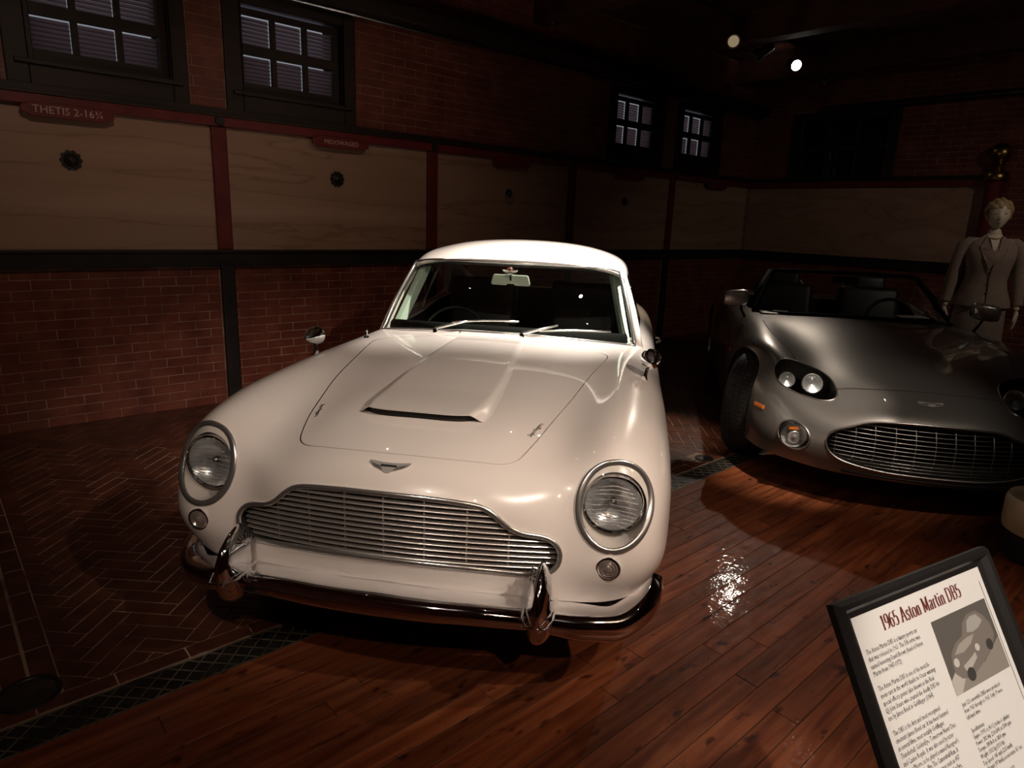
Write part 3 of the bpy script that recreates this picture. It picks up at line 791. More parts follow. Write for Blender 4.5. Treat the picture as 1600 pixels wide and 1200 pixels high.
lamp_head(8.71, (8.2, 5.3, 2.2), 'dark track lamp head with a thin lit rim, rightmost of the four', 'unlit_face_glow')

# ================================================================== WHITE CLASSIC CAR
# car frame: x to the picture's right, y rearwards, z up, origin on the ground under the nose
CAR_O, CAR_A = (0.8751, 1.5212, 0.0), 0.6697
car = tag(empty('classic_car', CAR_O, CAR_A - math.pi / 2), 'white classic sports coupe with chrome slatted grille and chrome bumper', 'car')

G = [
 # t0 lower lip
 [(0,.078,.385),(.16,.084,.385),(.30,.102,.38),(.40,.125,.375),(.50,.15,.368),(.58,.170,.362),(.655,.198,.357),(.73,.255,.354),(.775,.335,.350),(.80,.43,.338),(.808,.50,.315),(.806,.62,.27)],
 # t1
 [(0,.060,.455),(.16,.068,.455),(.30,.091,.455),(.40,.116,.455),(.50,.143,.455),(.58,.147,.455),(.66,.155,.45),(.74,.192,.45),(.80,.27,.45),(.830,.38,.435),(.835,.49,.39),(.825,.64,.27)],
 # t2
 [(0,.05,.55),(.16,.061,.55),(.30,.09,.55),(.40,.12,.55),(.50,.155,.545),(.58,.160,.54),(.66,.163,.54),(.735,.182,.54),(.797,.25,.54),(.838,.40,.53),(.845,.54,.46),(.835,.74,.27)],
 # t3
 [(0,.05,.66),(.16,.064,.655),(.30,.097,.648),(.40,.14,.645),(.50,.192,.65),(.58,.200,.66),(.66,.204,.66),(.735,.222,.652),(.797,.29,.64),(.840,.45,.62),(.849,.62,.53),(.838,.87,.27)],
 # t4 nose crown
 [(0,.105,.742),(.16,.118,.736),(.30,.150,.720),(.40,.200,.712),(.50,.250,.728),(.58,.262,.762),(.65,.266,.783),(.72,.288,.766),(.785,.355,.728),(.838,.53,.675),(.851,.77,.56),(.84,1.02,.27)],
 # t5
 [(0,.19,.780),(.16,.205,.776),(.30,.245,.762),(.40,.30,.752),(.50,.36,.770),(.58,.378,.808),(.65,.385,.828),(.715,.41,.812),(.782,.47,.768),(.840,.63,.69),(.853,.90,.58),(.842,1.17,.27)],
 # t6
 [(0,.40,.822),(.16,.40,.817),(.30,.42,.803),(.40,.45,.787),(.50,.50,.797),(.58,.53,.828),(.65,.55,.846),(.715,.57,.833),(.782,.62,.792),(.840,.77,.71),(.854,1.02,.60),(.844,1.32,.27)],
 # t7
 [(0,.75,.850),(.16,.75,.846),(.30,.75,.835),(.40,.76,.824),(.50,.78,.825),(.58,.80,.842),(.65,.81,.855),(.715,.83,.843),(.782,.87,.802),(.840,.97,.72),(.855,1.17,.61),(.846,1.52,.27)],
 # t8
 [(0,1.1,.873),(.16,1.1,.869),(.30,1.1,.860),(.40,1.1,.850),(.50,1.1,.845),(.58,1.1,.850),(.65,1.11,.858),(.715,1.12,.847),(.782,1.15,.808),(.840,1.22,.73),(.856,1.42,.61),(.848,1.77,.26)],
 # t9
 [(0,1.45,.890),(.16,1.45,.886),(.30,1.45,.877),(.40,1.45,.866),(.50,1.45,.857),(.58,1.45,.855),(.65,1.45,.856),(.715,1.46,.843),(.782,1.48,.806),(.838,1.53,.732),(.856,1.66,.61),(.848,1.96,.26)],
 # t10
 [(0,1.75,.897),(.16,1.75,.894),(.30,1.75,.885),(.40,1.75,.873),(.50,1.75,.861),(.58,1.75,.853),(.65,1.75,.848),(.72,1.76,.836),(.785,1.77,.803),(.838,1.8,.735),(.856,1.9,.61),(.848,2.15,.26)],
 [(0,2.1,.89),(.16,2.1,.888),(.30,2.1,.88),(.40,2.1,.87),(.50,2.1,.858),(.58,2.1,.85),(.65,2.1,.843),(.72,2.1,.832),(.785,2.1,.802),(.838,2.12,.738),(.857,2.2,.61),(.848,2.45,.26)],
 [(0,2.65,.90),(.16,2.65,.898),(.30,2.65,.89),(.40,2.65,.88),(.50,2.65,.868),(.58,2.65,.86),(.65,2.65,.853),(.72,2.65,.842),(.785,2.65,.815),(.838,2.65,.755),(.857,2.7,.62),(.848,2.85,.26)],
 [(0,3.2,.96),(.16,3.2,.957),(.30,3.2,.95),(.40,3.2,.94),(.50,3.2,.928),(.58,3.2,.918),(.65,3.2,.908),(.72,3.2,.892),(.785,3.2,.858),(.836,3.2,.785),(.856,3.2,.63),(.845,3.2,.26)],
 [(0,3.8,.955),(.16,3.8,.952),(.30,3.8,.945),(.40,3.8,.935),(.50,3.8,.92),(.58,3.8,.908),(.65,3.8,.892),(.71,3.79,.868),(.765,3.78,.825),(.808,3.75,.75),(.828,3.72,.61),(.82,3.65,.27)],
 [(0,4.22,.88),(.16,4.22,.878),(.30,4.215,.87),(.40,4.21,.86),(.49,4.20,.845),(.56,4.19,.83),(.62,4.17,.812),(.67,4.14,.785),(.715,4.11,.74),(.75,4.07,.67),(.77,4.03,.57),(.775,3.98,.28)],
 [(0,4.45,.74),(.16,4.448,.738),(.30,4.44,.732),(.40,4.43,.722),(.48,4.41,.71),(.54,4.39,.697),(.60,4.36,.68),(.645,4.32,.655),(.68,4.28,.62),(.71,4.23,.57),(.73,4.19,.50),(.74,4.15,.29)],
 [(0,4.49,.52),(.16,4.485,.518),(.30,4.475,.513),(.40,4.46,.508),(.48,4.44,.50),(.54,4.42,.493),(.60,4.385,.483),(.64,4.35,.47),(.675,4.31,.45),(.705,4.265,.42),(.725,4.23,.38),(.735,4.19,.29)],
 [(0,4.44,.31),(.16,4.438,.31),(.30,4.43,.31),(.40,4.42,.31),(.48,4.40,.31),(.54,4.38,.31),(.60,4.345,.31),(.64,4.315,.308),(.67,4.28,.305),(.70,4.25,.30),(.72,4.225,.295),(.73,4.20,.285)],
]
SF = spline_surface(G, 7, 6)
nr, nc = SF.shape[:2]
SFV = [Vector(p) for p in SF.reshape(-1, 3)]
SFF = grid_faces(nr, nc)
_tmp = mesh_obj('t', SFV, SFF); _vn = [v.normal.copy() for v in _tmp.data.vertices]
if _vn[(6 * 7) * nc + nc // 2].z < 0: _vn = [-n for n in _vn]
bpy.data.meshes.remove(_tmp.data)
BODY = BVHTree.FromPolygons(SFV, SFF)
def on_top(x, y, off=0.0):
    h = BODY.ray_cast(Vector((x, y, 3)), Vector((0, 0, -1)))
    return h[0] + h[1] * (off if h[1].z > 0 else -off)
def on_front(x, z, off=0.0, d=(0, 1, 0)):
    h = BODY.ray_cast(Vector((x, -1.0, z)), Vector(d))
    n = h[1] if h[1].y < 0 else -h[1]
    return h[0] + n * off

# closed solid for cutting
V = list(SFV); F = [f for f in SFF]
loop = [j for j in range(nc)] + [i * nc + nc - 1 for i in range(1, nr)] + [(nr - 1) * nc + j for j in range(nc - 2, -1, -1)] + [i * nc for i in range(nr - 2, 0, -1)]
# floor pan: join both sills and close ends with a centre line
cen = len(V); V += [Vector((0, y, 0.25)) for y in (0.6, 4.0)]
def nearc(i): return cen if V[i].y < 2.2 else cen + 1
for k in range(len(loop)):
    a, b = loop[k], loop[(k + 1) % len(loop)]
    ca, cb = nearc(a), nearc(b)
    if ca == cb: F.append((b, a, ca))
    else: F.append((b, a, ca)); F.append((b, ca, cb))
BM_MATS = [M['paint_white'], M['void'], M['paint_white'], M['leather']]
body = mesh_obj('body', V, F, parent=car, mats=BM_MATS, midx=[0] * len(SFF) + [1] * (len(F) - len(SFF)))
bm = bmesh.new(); bm.from_mesh(body.data); bmesh.ops.recalc_face_normals(bm, faces=bm.faces); bm.to_mesh(body.data); bm.free()

# --- outlines on the body (car frame) ---
GR = [(0, .694), (.10, .691), (.17, .686), (.24, .678), (.295, .664), (.33, .640), (.36, .612), (.395, .590), (.43, .579), (.47, .568), (.503, .548), (.518, .520), (.514, .490), (.497, .466), (.46, .457), (.38, .464), (.30, .474), (.20, .482), (.10, .487), (0, .488)]
GRL = spline_curve([(x, 0, z) for x, z in GR], 70)[:, [0, 2]]
grille_outline = [(x, z) for x, z in GRL] + [(-x, z) for x, z in GRL[::-1][1:-1]]
def scaled(o, s, c=(0, .57)): return [(c[0] + (x - c[0]) * s[0], c[1] + (z - c[1]) * s[1]) for x, z in o]
HL = [(-1, (-.661, .661)), (1, (.661, .661))]
def ring_outline(c, a, b, n=64, tilt=0.0): return [(c[0] + a * math.cos(t) * math.cos(tilt) - b * math.sin(t) * math.sin(tilt), c[1] + a * math.cos(t) * math.sin(tilt) + b * math.sin(t) * math.cos(tilt)) for t in np.linspace(0, 2 * math.pi, n, endpoint=False)]
BN = [(0, .174), (.07, .177), (.16, .187), (.22, .200), (.265, .213), (.316, .233), (.343, .256), (.360, .283), (.372, .318), (.393, .393), (.432, .576), (.476, .80), (.512, 1.043), (.545, 1.25), (.575, 1.437), (.578, 1.52), (.555, 1.575), (.50, 1.60), (.40, 1.605), (.28, 1.595), (.14, 1.583), (0, 1.58)]
BNL = spline_curve([(x, y, 0) for x, y in BN], 90)[:, :2]
bonnet_outline = [(x, y) for x, y in BNL] + [(-x, y) for x, y in BNL[::-1][1:-1]]

cut = []
def cutter(mb, idx):
    o = mesh_obj('cutter', mb.v, mb.f, mats=BM_MATS, midx=[idx] * len(mb.f), parent=car)
    b = bmesh.new(); b.from_mesh(o.data); bmesh.ops.recalc_face_normals(b, faces=b.faces); b.to_mesh(o.data); b.free(); cut.append(o)
cutter(MB().prism(scaled(grille_outline, (0.985, 0.95)), -0.3, 0.34), 1)
for s, c in HL:
    o1 = ring_outline(c, .098, .112, 48); o2 = ring_outline((c[0] + s * .004, c[1] - .022), .088, .090, 48); mb = MB()
    mb.v = [(x, -.3, z) for x, z in o1] + [(x, .20, z) for x, z in o1] + [(x, .335, z) for x, z in o2]
    mb.f = [(q * 48 + k, q * 48 + (k + 1) % 48, (q + 1) * 48 + (k + 1) % 48, (q + 1) * 48 + k) for q in (0, 1) for k in range(48)] + [tuple(range(48))[::-1], tuple(96 + k for k in range(48))]
    cutter(mb, 2)
# bonnet recess
on = len(bonnet_outline); top = [Vector((x, y, 1.2)) for x, y in bonnet_outline]
cc = (0, 0.85)
def grown(o, g):
    r = []
    for k in range(len(o)):
        p, q = o[k - 1], o[(k + 1) % len(o)]; t = Vector((q[0] - p[0], q[1] - p[1])).normalized()
        r.append((o[k][0] + t.y * -g if False else o[k][0] + t.y * g, o[k][1] - t.x * g))
    return r
_go = grown(bonnet_outline, 0.0042)
if max(p[1] for p in _go) < max(p[1] for p in bonnet_outline): _go = grown(bonnet_outline, -0.0042)
Vb, Fb = outline_fan(_go, cc, lambda p: on_top(p[0], p[1]) + Vector((0, 0, -0.022)), 10)
nb = len(Vb); Vt = [Vector((p.x, p.y, p.z + 0.3)) for p in Vb]
mb = MB(); mb.add(Vb + Vt, [tuple(f)[::-1] for f in Fb] + [tuple(i + nb for i in f) for f in Fb] + [(nb - on + j, nb - on + (j + 1) % on, 2 * nb - on + (j + 1) % on, 2 * nb - on + j) for j in range(on)])
cutter(mb, 1)
# cabin opening
cab = [(-.66, 2.02), (-.3, 1.80), (0, 1.76), (.3, 1.80), (.66, 2.02), (.70, 2.3), (.70, 3.1), (.62, 3.5), (-.62, 3.5), (-.70, 3.1), (-.70, 2.3)]
cutter(MB().prism(cab, 0.36, 1.5, 'z'), 3)
for yw in (0.87, 3.36):
    for s in (-1, 1):
        cutter(MB().lathe([(0.365, 0.5 * s), (0.365, 1.0 * s)], 48, (0, yw, 0.345), 'x', cap=True), 1)
bool_diff(body, cut)
keep_largest(body)
smooth_like(body, BODY, SFF, (_vn, SFV))

# --- bonnet panel ---
Vb, Fb = outline_fan(bonnet_outline, cc, lambda p: on_top(p[0], p[1]), 26)
nb = len(Vb); mb = MB(); mb.add(Vb + [Vector((p.x, p.y, p.z - .012)) for p in Vb], [tuple(f) for f in Fb] + [tuple(i + nb for i in f)[::-1] for f in Fb] + [(nb - on + (j + 1) % on, nb - on + j, 2 * nb - on + j, 2 * nb - on + (j + 1) % on) for j in range(on)])
bonnet = mb.build('bonnet', M['paint_white'], car, fixn=True); smooth_like(bonnet, BODY, SFF, (_vn, SFV))

# --- raised power bulge with the air scoop mouth ---
def bulge_w(y): return float(np.interp(y, [.38, .455, .65, .873, 1.157, 1.40, 1.55], [.208, .219, .214, .205, .187, .170, .160]))
mb = MB(); nx, ny = 56, 60; rows = []
for j in range(ny + 1):
    t = j / ny; yc = 0.375 + t * 1.19
    for i in range(nx + 1):
        u = -1 + 2 * i / nx; w = bulge_w(yc) + 0.012
        y = yc + 0.05 * (u ** 4) * (1 - t) + 0.008 * abs(u) ** 2 * (1 - t)
        x = u * w; b = on_top(x, min(y, 1.57))
        e = min(1.0, (1 - abs(u)) / (0.24 - 0.10 * min(1, t * 3))); e = e * e * (3 - 2 * e)
        h = (0.012 + 0.020 * max(0, 1 - (yc - 0.375) / 0.30) ** 1.5) * e
        if t > 0.9: h *= max(0.12, (1 - t) / 0.1)
        mb.v.append((b.x, b.y, b.z + h + 0.0006))
mb.f = grid_faces(ny + 1, nx + 1)
n0 = len(mb.v)
for i in range(nx + 1):                              # rolled front lip going inside
    p = mb.v[i]; u = abs(-1 + 2 * i / nx); e = min(1.0, (1 - u) / 0.24)
    mb.v.append((p[0], p[1] + 0.002, p[2] - 0.004 * e)); 
for i in range(nx + 1):
    p = mb.v[i]; mb.v.append((p[0], p[1] + 0.05, p[2] - 0.001))
mb.f += [(i, n0 + i, n0 + i + 1, i + 1)[::-1] for i in range(nx)] + [(n0 + i, n0 + nx + 1 + i, n0 + nx + 2 + i, n0 + i + 1)[::-1] for i in range(nx)]
scoop = mb.build('bonnet_bulge', M['paint_white'], car, True, 50)
mb = MB()                                            # dark sheet standing in for the shade inside the mouth
for i in range(nx + 1):
    u = -1 + 2 * i / nx; p = mb_p = Vector(scoop.data.vertices[0].co) if False else None
th = []
for i in range(nx + 1):
    u = -1 + 2 * i / nx; x = u * bulge_w(.375) * 0.97; y = 0.395 + 0.05 * u ** 4
    b = on_top(x, y); e = min(1.0, (1 - abs(u)) / 0.24); e = e * e * (3 - 2 * e)
    th.append((b, b + Vector((0, 0.0, 0.029 * e + 0.0005))))
for a, b in th: mb.v += [tuple(a + Vector((0, 0, 0.0004))), tuple(b)]
mb.f = [(2 * i, 2 * i + 1, 2 * i + 3, 2 * i + 2) for i in range(nx)]
mb.build('scoop_shade_sheet', M['void'], car, fixn=False)

# --- grille ---
def gface(x, z, off=0.0):
    return Vector((x, 0.050 + 0.44 * x * x + off, z))
ring = [on_front(x, z, 0.001) for x, z in scaled(grille_outline, (0.995, 0.985))]
grille = MB().tube(ring, 0.0085, 10, closed=True, flat=0.8, ref=(0, 1, 0)).build('grille_surround', M['chrome_trim'], car, True)
fl_ = scaled(grille_outline, (0.985, 0.955)); n_ = len(fl_)
mbq = MB(); mbq.v = [tuple(on_front(x, z, 0.0005)) for x, z in fl_]; mbq.v += [(p[0], p[1] + .05, p[2]) for p in mbq.v]
mbq.f = [(k, (k + 1) % n_, n_ + (k + 1) % n_, n_ + k) for k in range(n_)]
mbq.build('grille_flange', M['chrome_trim'], grille, True, 60)
def span(z, shrink=0.012):
    xs = [x for (x, zz), (x2, z2) in zip(GRL[:-1], GRL[1:]) for x in [x + (x2 - x) * (z - zz) / (z2 - zz) if (zz - z) * (z2 - z) <= 0 and zz != z2 else None] if x is not None]
    return (max(xs) - shrink) if xs else None
nbar = 12
def gtop(x): return float(np.interp(abs(x), [p[0] for p in GR[:13]], [p[1] for p in GR[:13]]))
for k in range(nbar):
    z0 = .4960 + k * .0172
    zf = lambda x: z0 - .140 * x * x
    w = 0.0
    while w < .505 and zf(w) < gtop(w) - .004 - (.012 if w > .49 else 0): w += .002
    w -= .004
    if w < .05: continue
    n = 30; mbq = MB(); P = [gface(-w + 2 * w * i / n, zf(-w + 2 * w * i / n), 0.014) for i in range(n + 1)]
    sec = [(-0.0055, 0.0012), (-0.0040, 0.0028), (0.034, 0.0085), (0.034, 0.0070), (-0.0040, -0.0012), (-0.0055, 0.0)]
    for p in P: mbq.v += [(p.x, p.y + a, p.z + b) for a, b in sec]
    m_ = len(sec)
    for i in range(n):
        for q in range(m_): mbq.f.append((i * m_ + q, i * m_ + (q + 1) % m_, (i + 1) * m_ + (q + 1) % m_, (i + 1) * m_ + q))
    mbq.f.append(tuple(range(m_))); mbq.f.append(tuple(n * m_ + q for q in range(m_))[::-1])
    mbq.build('grille_bar', M['grille_metal'], car)
for x in (-.365, -.245, -.122, 0, .122, .245, .365):
    zt = float(np.interp(abs(x), [p[0] for p in GR[:12]], [p[1] for p in GR[:12]])) - 0.012
    zb = float(np.interp(abs(x), [p[0] for p in GR[::-1][:7]], [p[1] for p in GR[::-1][:7]])) + 0.008
    p = gface(x, 0, 0.020)
    MB().box(x - 0.0022, x + 0.0022, p.y, p.y + 0.02, zb, zt).build('grille_strut', M['grille_metal'], car)
mbq = MB()
for sx in (-1, 1):
    pass
MB().box(-0.45, 0.45, 0.24, 0.25, 0.45, 0.66).build('radiator', mat('radiator_core', (0.05, 0.04, 0.035), 0.6), car)

# --- headlamps ---
for s, c in HL:
    h = MB().tube([on_front(x, z, 0.0015) for x, z in ring_outline(c, .105, .119, 72)], 0.0115, 12, closed=True, flat=0.5, ref=(0, 1, 0)).build('headlamp_ring', M['chrome_trim'], car, True)
    Vg, Fg = outline_fan(ring_outline(c, .102, .116, 56), c, lambda p: on_front(p[0], p[1], 0.001), 10)
    mesh_obj('headlamp_cover', Vg, Fg, M['cover_glass'], h, True)
    lc = (c[0] - s * 0.004, 0.236, c[1] - 0.004)
    l = MB().lathe([(0.092, 0.055), (0.092, 0.0), (0.088, -0.006), (0.083, -0.002)], 48, lc, 'y').build('headlamp', M['chrome'], car, True, 40)
    MB().lathe([(0.083, 0.002), (0.070, 0.022), (0.045, 0.042), (0.012, 0.052), (0.001, 0.052)], 48, lc, 'y').build('reflector', M['reflector'], l, True)
    mb = MB().lathe([(0.001, -0.018), (0.03, -0.0165), (0.06, -0.011), (0.078, -0.004), (0.083, 0.0)], 48, lc, 'y'); mb.build('lens', M['lens_glass'], l, True)
    mb = MB()                                        # moulded flutes and prisms of the lens
    for zz in (-0.062, -0.05, -0.038, -0.027, -0.015, 0.0, 0.018, 0.034, 0.048, 0.06):
        w = math.sqrt(max(0, 0.076 ** 2 - zz ** 2))
        mb.tube([(lc[0] + t * w, lc[1] - 0.014 + 0.16 * (t * t * w * w + zz * zz) * 10 * 0.1, lc[2] + zz + 0.006 * math.cos(t * 2)) for t in np.linspace(-1, 1, 14)], 0.0016, 5, flat=0.6)
    tag(mb.build('lens_flutes', M['reflector'], l, True), kind='stuff')
    MB().ellipsoid((lc[0], lc[1] + 0.03, lc[2]), (0.012, 0.016, 0.012), 14, 8).build('bulb', M['satin'], l, True)
    # round side lamp below
    p = on_front(s * .658, .493, 0.0); lc = (p.x, p.y + 0.004, p.z)
    k = MB().lathe([(0.030, 0.02), (0.036, 0.0), (0.0355, -0.008), (0.031, -0.009)], 36, lc, 'y').build('side_lamp', M['chrome'], car, True, 40)
    MB().lathe([(0.031, -0.006), (0.024, -0.010), (0.022, -0.008), (0.016, -0.012), (0.014, -0.010), (0.008, -0.015), (0.001, -0.016)], 32, lc, 'y').build('lens', mat('side_lens', (0.32, 0.27, 0.24), 0.12, 0.5), k, True, 30)

# --- bumper and overriders ---
def bz(x):
    a = abs(x)
    return float(np.interp(a, [0, .30, .45, .60, .70, .80, .87], [.383, .374, .360, .324, .304, .302, .308]))
def bpath(x):
    a = abs(x)
    return float(np.interp(a, [0, .15, .30, .45, .60, .70, .76, .80], [-.020, -.012, .008, .040, .092, .150, .20, .25]))
pts = [(x, bpath(x), bz(x)) for x in np.linspace(0, .70, 13)] + [(.756, .208, .308), (.793, .272, .308), (.813, .350, .312), (.820, .45, .318)]
right = spline_curve(pts, 50); left = right[::-1].copy(); left[:, 0] *= -1
path = [Vector(p) for p in np.concatenate([left[:-1], right])]
mb = MB(); sec_n = 14; m = len(path)
for i, p in enumerate(path):
    t = (path[min(i + 1, m - 1)] - path[max(i - 1, 0)]); t.z = 0; t.normalize(); o_ = Vector((t.y, -t.x, 0))   # outward
    e = min(i, m - 1 - i) / 4.0; sc = min(1, 0.35 + 0.65 * e) if e < 1 else 1
    a = abs(p.x); H = float(np.interp(a, [0, .45, .6, .8], [.034, .029, .042, .047])) * sc
    D = float(np.interp(a, [0, .45, .7, .8], [.088, .088, .075, .058]))
    kk = min(1.0, max(0.0, (a - .45) / .15)); rb_ = .90 - .0 * kk
    prof = [(-D, H * (.72 + .18 * kk)), (-D * .7, H * (.86 + .16 * kk)), (-D * (.35 + .1 * kk), H * (1.0 + .06 * kk)), (-D * .12, H * (1.07 - .10 * kk)), (0.002, H * (1.0 - .14 * kk)), (0.012, H * (.80 - .14 * kk)), (0.019, H * .5), (0.023, H * .1), (0.022, -H * .35), (0.014, -H * .75), (0.0, -H * 1.05), (-0.02, -H * 1.15), (-0.02, -H * 1.0), (0.0, -H * .8), (0.008, 0), (-0.01, H * .6), (-D, H * .6)]
    for d, h in prof: mb.v.append(tuple(p + o_ * d + Vector((0, 0, h))))
q = len(prof)
for i in range(m - 1):
    for k in range(q): mb.f.append((i * q + k, i * q + (k + 1) % q, (i + 1) * q + (k + 1) % q, (i + 1) * q + k))
mb.f.append(tuple(range(q))); mb.f.append(tuple((m - 1) * q + k for k in range(q))[::-1])
bumper = mb.build('bumper', M['chrome'], car, True, 60)
for s in (-1, 1):
    mb = MB(); zs = np.linspace(0, 1, 22); n = 20
    for t in zs:
        z = .288 + t * (.528 - .288)
        yf = float(np.interp(t, [0, .15, .4, .6, .8, .93, 1], [.040, -.015, -.045, -.042, -.018, .022, .058]))
        yb = float(np.interp(t, [0, .2, .5, .8, 1], [.06, .10, .125, .13, .095]))
        w = 0.041 * float(np.interp(t, [0, .04, .12, .25, .45, .68, .85, .95, 1], [.20, .50, .80, .96, 1, .86, .60, .36, .10]))
        yc, hy = (yf + yb) / 2, (yb - yf) / 2
        for k in range(n):
            a = 2 * math.pi * k / n
            cx_, cy_ = math.cos(a), math.sin(a)
            mb.v.append((s * .474 + w * cx_ * (1 - 0.25 * max(0, -cy_)), yc + hy * cy_, z))
    for i in range(len(zs) - 1):
        for k in range(n): mb.f.append((i * n + k, i * n + (k + 1) % n, (i + 1) * n + (k + 1) % n, (i + 1) * n + k))
    mb.f.append(tuple(range(n))[::-1]); mb.f.append(tuple((len(zs) - 1) * n + k for k in range(n)))
    ov = mb.build('overrider', M['chrome'], car, True, 60)
    mb = MB().tube([(s * .474 + 0.044, .10, .405), (s * .474 + 0.043, .0, .395), (s * .474 + 0.028, -.040, .392), (s * .474 - 0.028, -.040, .392), (s * .474 - 0.043, .0, .395), (s * .474 - 0.044, .10, .405)], 0.004, 6)
    mb.build('overrider_band', M['chrome'], ov, True)
    mb = MB()
    for k in range(7):
        a = R(12 + 22 * k); mb.tube([(s * .474 - s * 0.034, .075 + .012 * math.cos(a), .470 + 0.01 * math.sin(a)), (s * .474 - s * 0.029, .075 + .045 * math.cos(a), .470 + .040 * math.sin(a))], 0.003, 5)
    mb.build('overrider_flute', M['chrome'], ov, True)

# --- winged badge, script badges ---
def winged(name, parent, where, w, mat_, inner, dz=0.0):
    """where(u, v) -> point on a surface; u across, v up"""
    half = [(0, -.30), (.10, -.30), (.22, -.22), (.40, -.14), (.62, -.04), (.80, .06), (.94, .20), (1.0, .34), (.97, .40), (.80, .36), (.55, .32), (.30, .28), (.16, .26), (0, .26)]
    out = [(x * w / 2, y * w / 2) for x, y in half] + [(-x * w / 2, y * w / 2) for x, y in half[::-1][1:-1]]
    n = len(out); mb = MB()
    Vt = [where(u, v, 0.0035) for u, v in out]; Vb_ = [where(u, v, -0.001) for u, v in out]
    ct = where(0, 0.02 * w, 0.004)
    mb.v = [tuple(p) for p in Vt + Vb_] + [tuple(ct)]
    for k in range(n):
        mb.f.append((k, (k + 1) % n, 2 * n)); mb.f.append((k, n + k, n + (k + 1) % n, (k + 1) % n))
    b = mb.build(name, mat_, parent)
    bar = [where(u, v, 0.0048) for u, v in ((-.19 * w, .0 * w), (.19 * w, .0 * w), (.19 * w, .06 * w), (-.19 * w, .06 * w))]
    mesh_obj('badge_bar', bar, [(0, 1, 2, 3)], inner, b)
    for s in (-1, 1):
        for k in range(4):
            mb = MB(); a = where(s * w * (.12 + .02 * k), w * (-.09 + .03 * k), 0.0046); c_ = where(s * w * (.33 + .035 * k), w * (-.01 + .035 * k), 0.0046)
            mb.tube([a, c_], 0.0004 + w * 0.002, 4).build('feather_line', inner, b)
    return b
def badge_where(u, v, off):
    return on_top(u, 0.118 + v * 0.8, off)
winged('winged_badge', car, badge_where, 0.128, M['badge_metal'], M['void'])
for s in (-1, 1):
    me = text_mesh('Superleggera', 0.022, 0.0008, 1.0, res=1); me.materials.append(M['satin'])
    o = bpy.data.objects.new('script_badge', me); C.objects.link(o); o.parent = car
    a0 = Vector((s * .372, .42)); a1 = Vector((s * .397, .525))
    dirv = (a1 - a0).normalized()
    if s > 0: start, xd = a0, dirv
    else: start, xd = a1, -dirv
    for v in me.vertices:
        cx_, cy_ = v.co.x, v.co.y; mid = (a0 + a1) / 2
        px_, py_ = mid.x + xd.x * cx_ - xd.y * cy_, mid.y + xd.y * cx_ + xd.x * cy_
        p = on_top(px_, py_, 0.001 + v.co.z); v.co = p

# --- wheels ---
def wheel(parent, x, y, r, w, rimr, spokes=True, steer=0.0, name='wheel'):
    s = 1 if x > 0 else -1
    t = empty(name, (x, y, r), steer); t.parent = parent
    h = w / 2
    prof = [(rimr, -h * .9), (rimr + .02, -h), (r - .03, -h * 1.02), (r - .006, -h * .8), (r, -h * .6), (r, h * .6), (r - .006, h * .8), (r - .03, h * 1.02), (rimr + .02, h), (rimr, h * .9)]
    mb = MB().lathe(prof, 56, axis='x')
    mb.build('tyre', M['rubber'], t, True, 50)
    tb = MB()
    for k in range(72):
        a = 2 * math.pi * k / 72
        for off in (-.55, -.2, .2, .55):
            c_ = Vector((off * h, (r + .0005) * math.cos(a + off * .05), (r + .0005) * math.sin(a + off * .05)))
            tb.obox(c_, (h * .15, 0, 0), Vector((0, -math.sin(a), math.cos(a))) * (r * math.pi / 72 * .8), Vector((0, math.cos(a), math.sin(a))) * .003)
    tb.build('tread', M['rubber'], t, fixn=False)
    MB().lathe([(rimr + .004, s * h * .95), (rimr - .008, s * h * .95), (rimr - .02, s * h * .5), (rimr - .02, -s * h * .9), (rimr, -s * h * .9)], 48, axis='x').build('rim', M['chrome'] if spokes else M['satin'], t, True, 40)
    if spokes:
        mb = MB()
        for k in range(36):
            a = 2 * math.pi * k / 36; b = a + (0.35 if k % 2 else -0.35); hx = s * h * (.75 if k % 4 < 2 else .1)
            mb.tube([(hx, .035 * math.cos(b), .035 * math.sin(b)), (s * h * .3, (rimr - .02) * math.cos(a), (rimr - .02) * math.sin(a))], .0022, 5)
        mb.build('spokes', M['chrome'], t, True)
        MB().lathe([(.001, s * h * 1.05), (.03, s * h), (.04, s * h * .7), (.04, -s * h * .3)], 24, axis='x').build('hub', M['chrome'], t, True, 40)
    else:
        mb = MB()
        for k in range(6):
            a = 2 * math.pi * k / 6
            d = Vector((0, math.cos(a), math.sin(a))); e = Vector((0, -math.sin(a), math.cos(a)))
            mb.obox(Vector((s * h * .72, 0, 0)) + d * (rimr * .5), d * (rimr * .5), e * .03, (.012, 0, 0))
        mb.build('spokes', M['satin'], t, bevel=.004)
        MB().lathe([(.001, s * h * .9), (.045, s * h * .86), (.055, s * h * .6), (.055, 0)], 24, axis='x').build('hub', M['satin'], t, True, 40)
    return t
for x in (-.69, .69):
    for y in (.87, 3.36): wheel(car, x, y, .345, .165, .205)

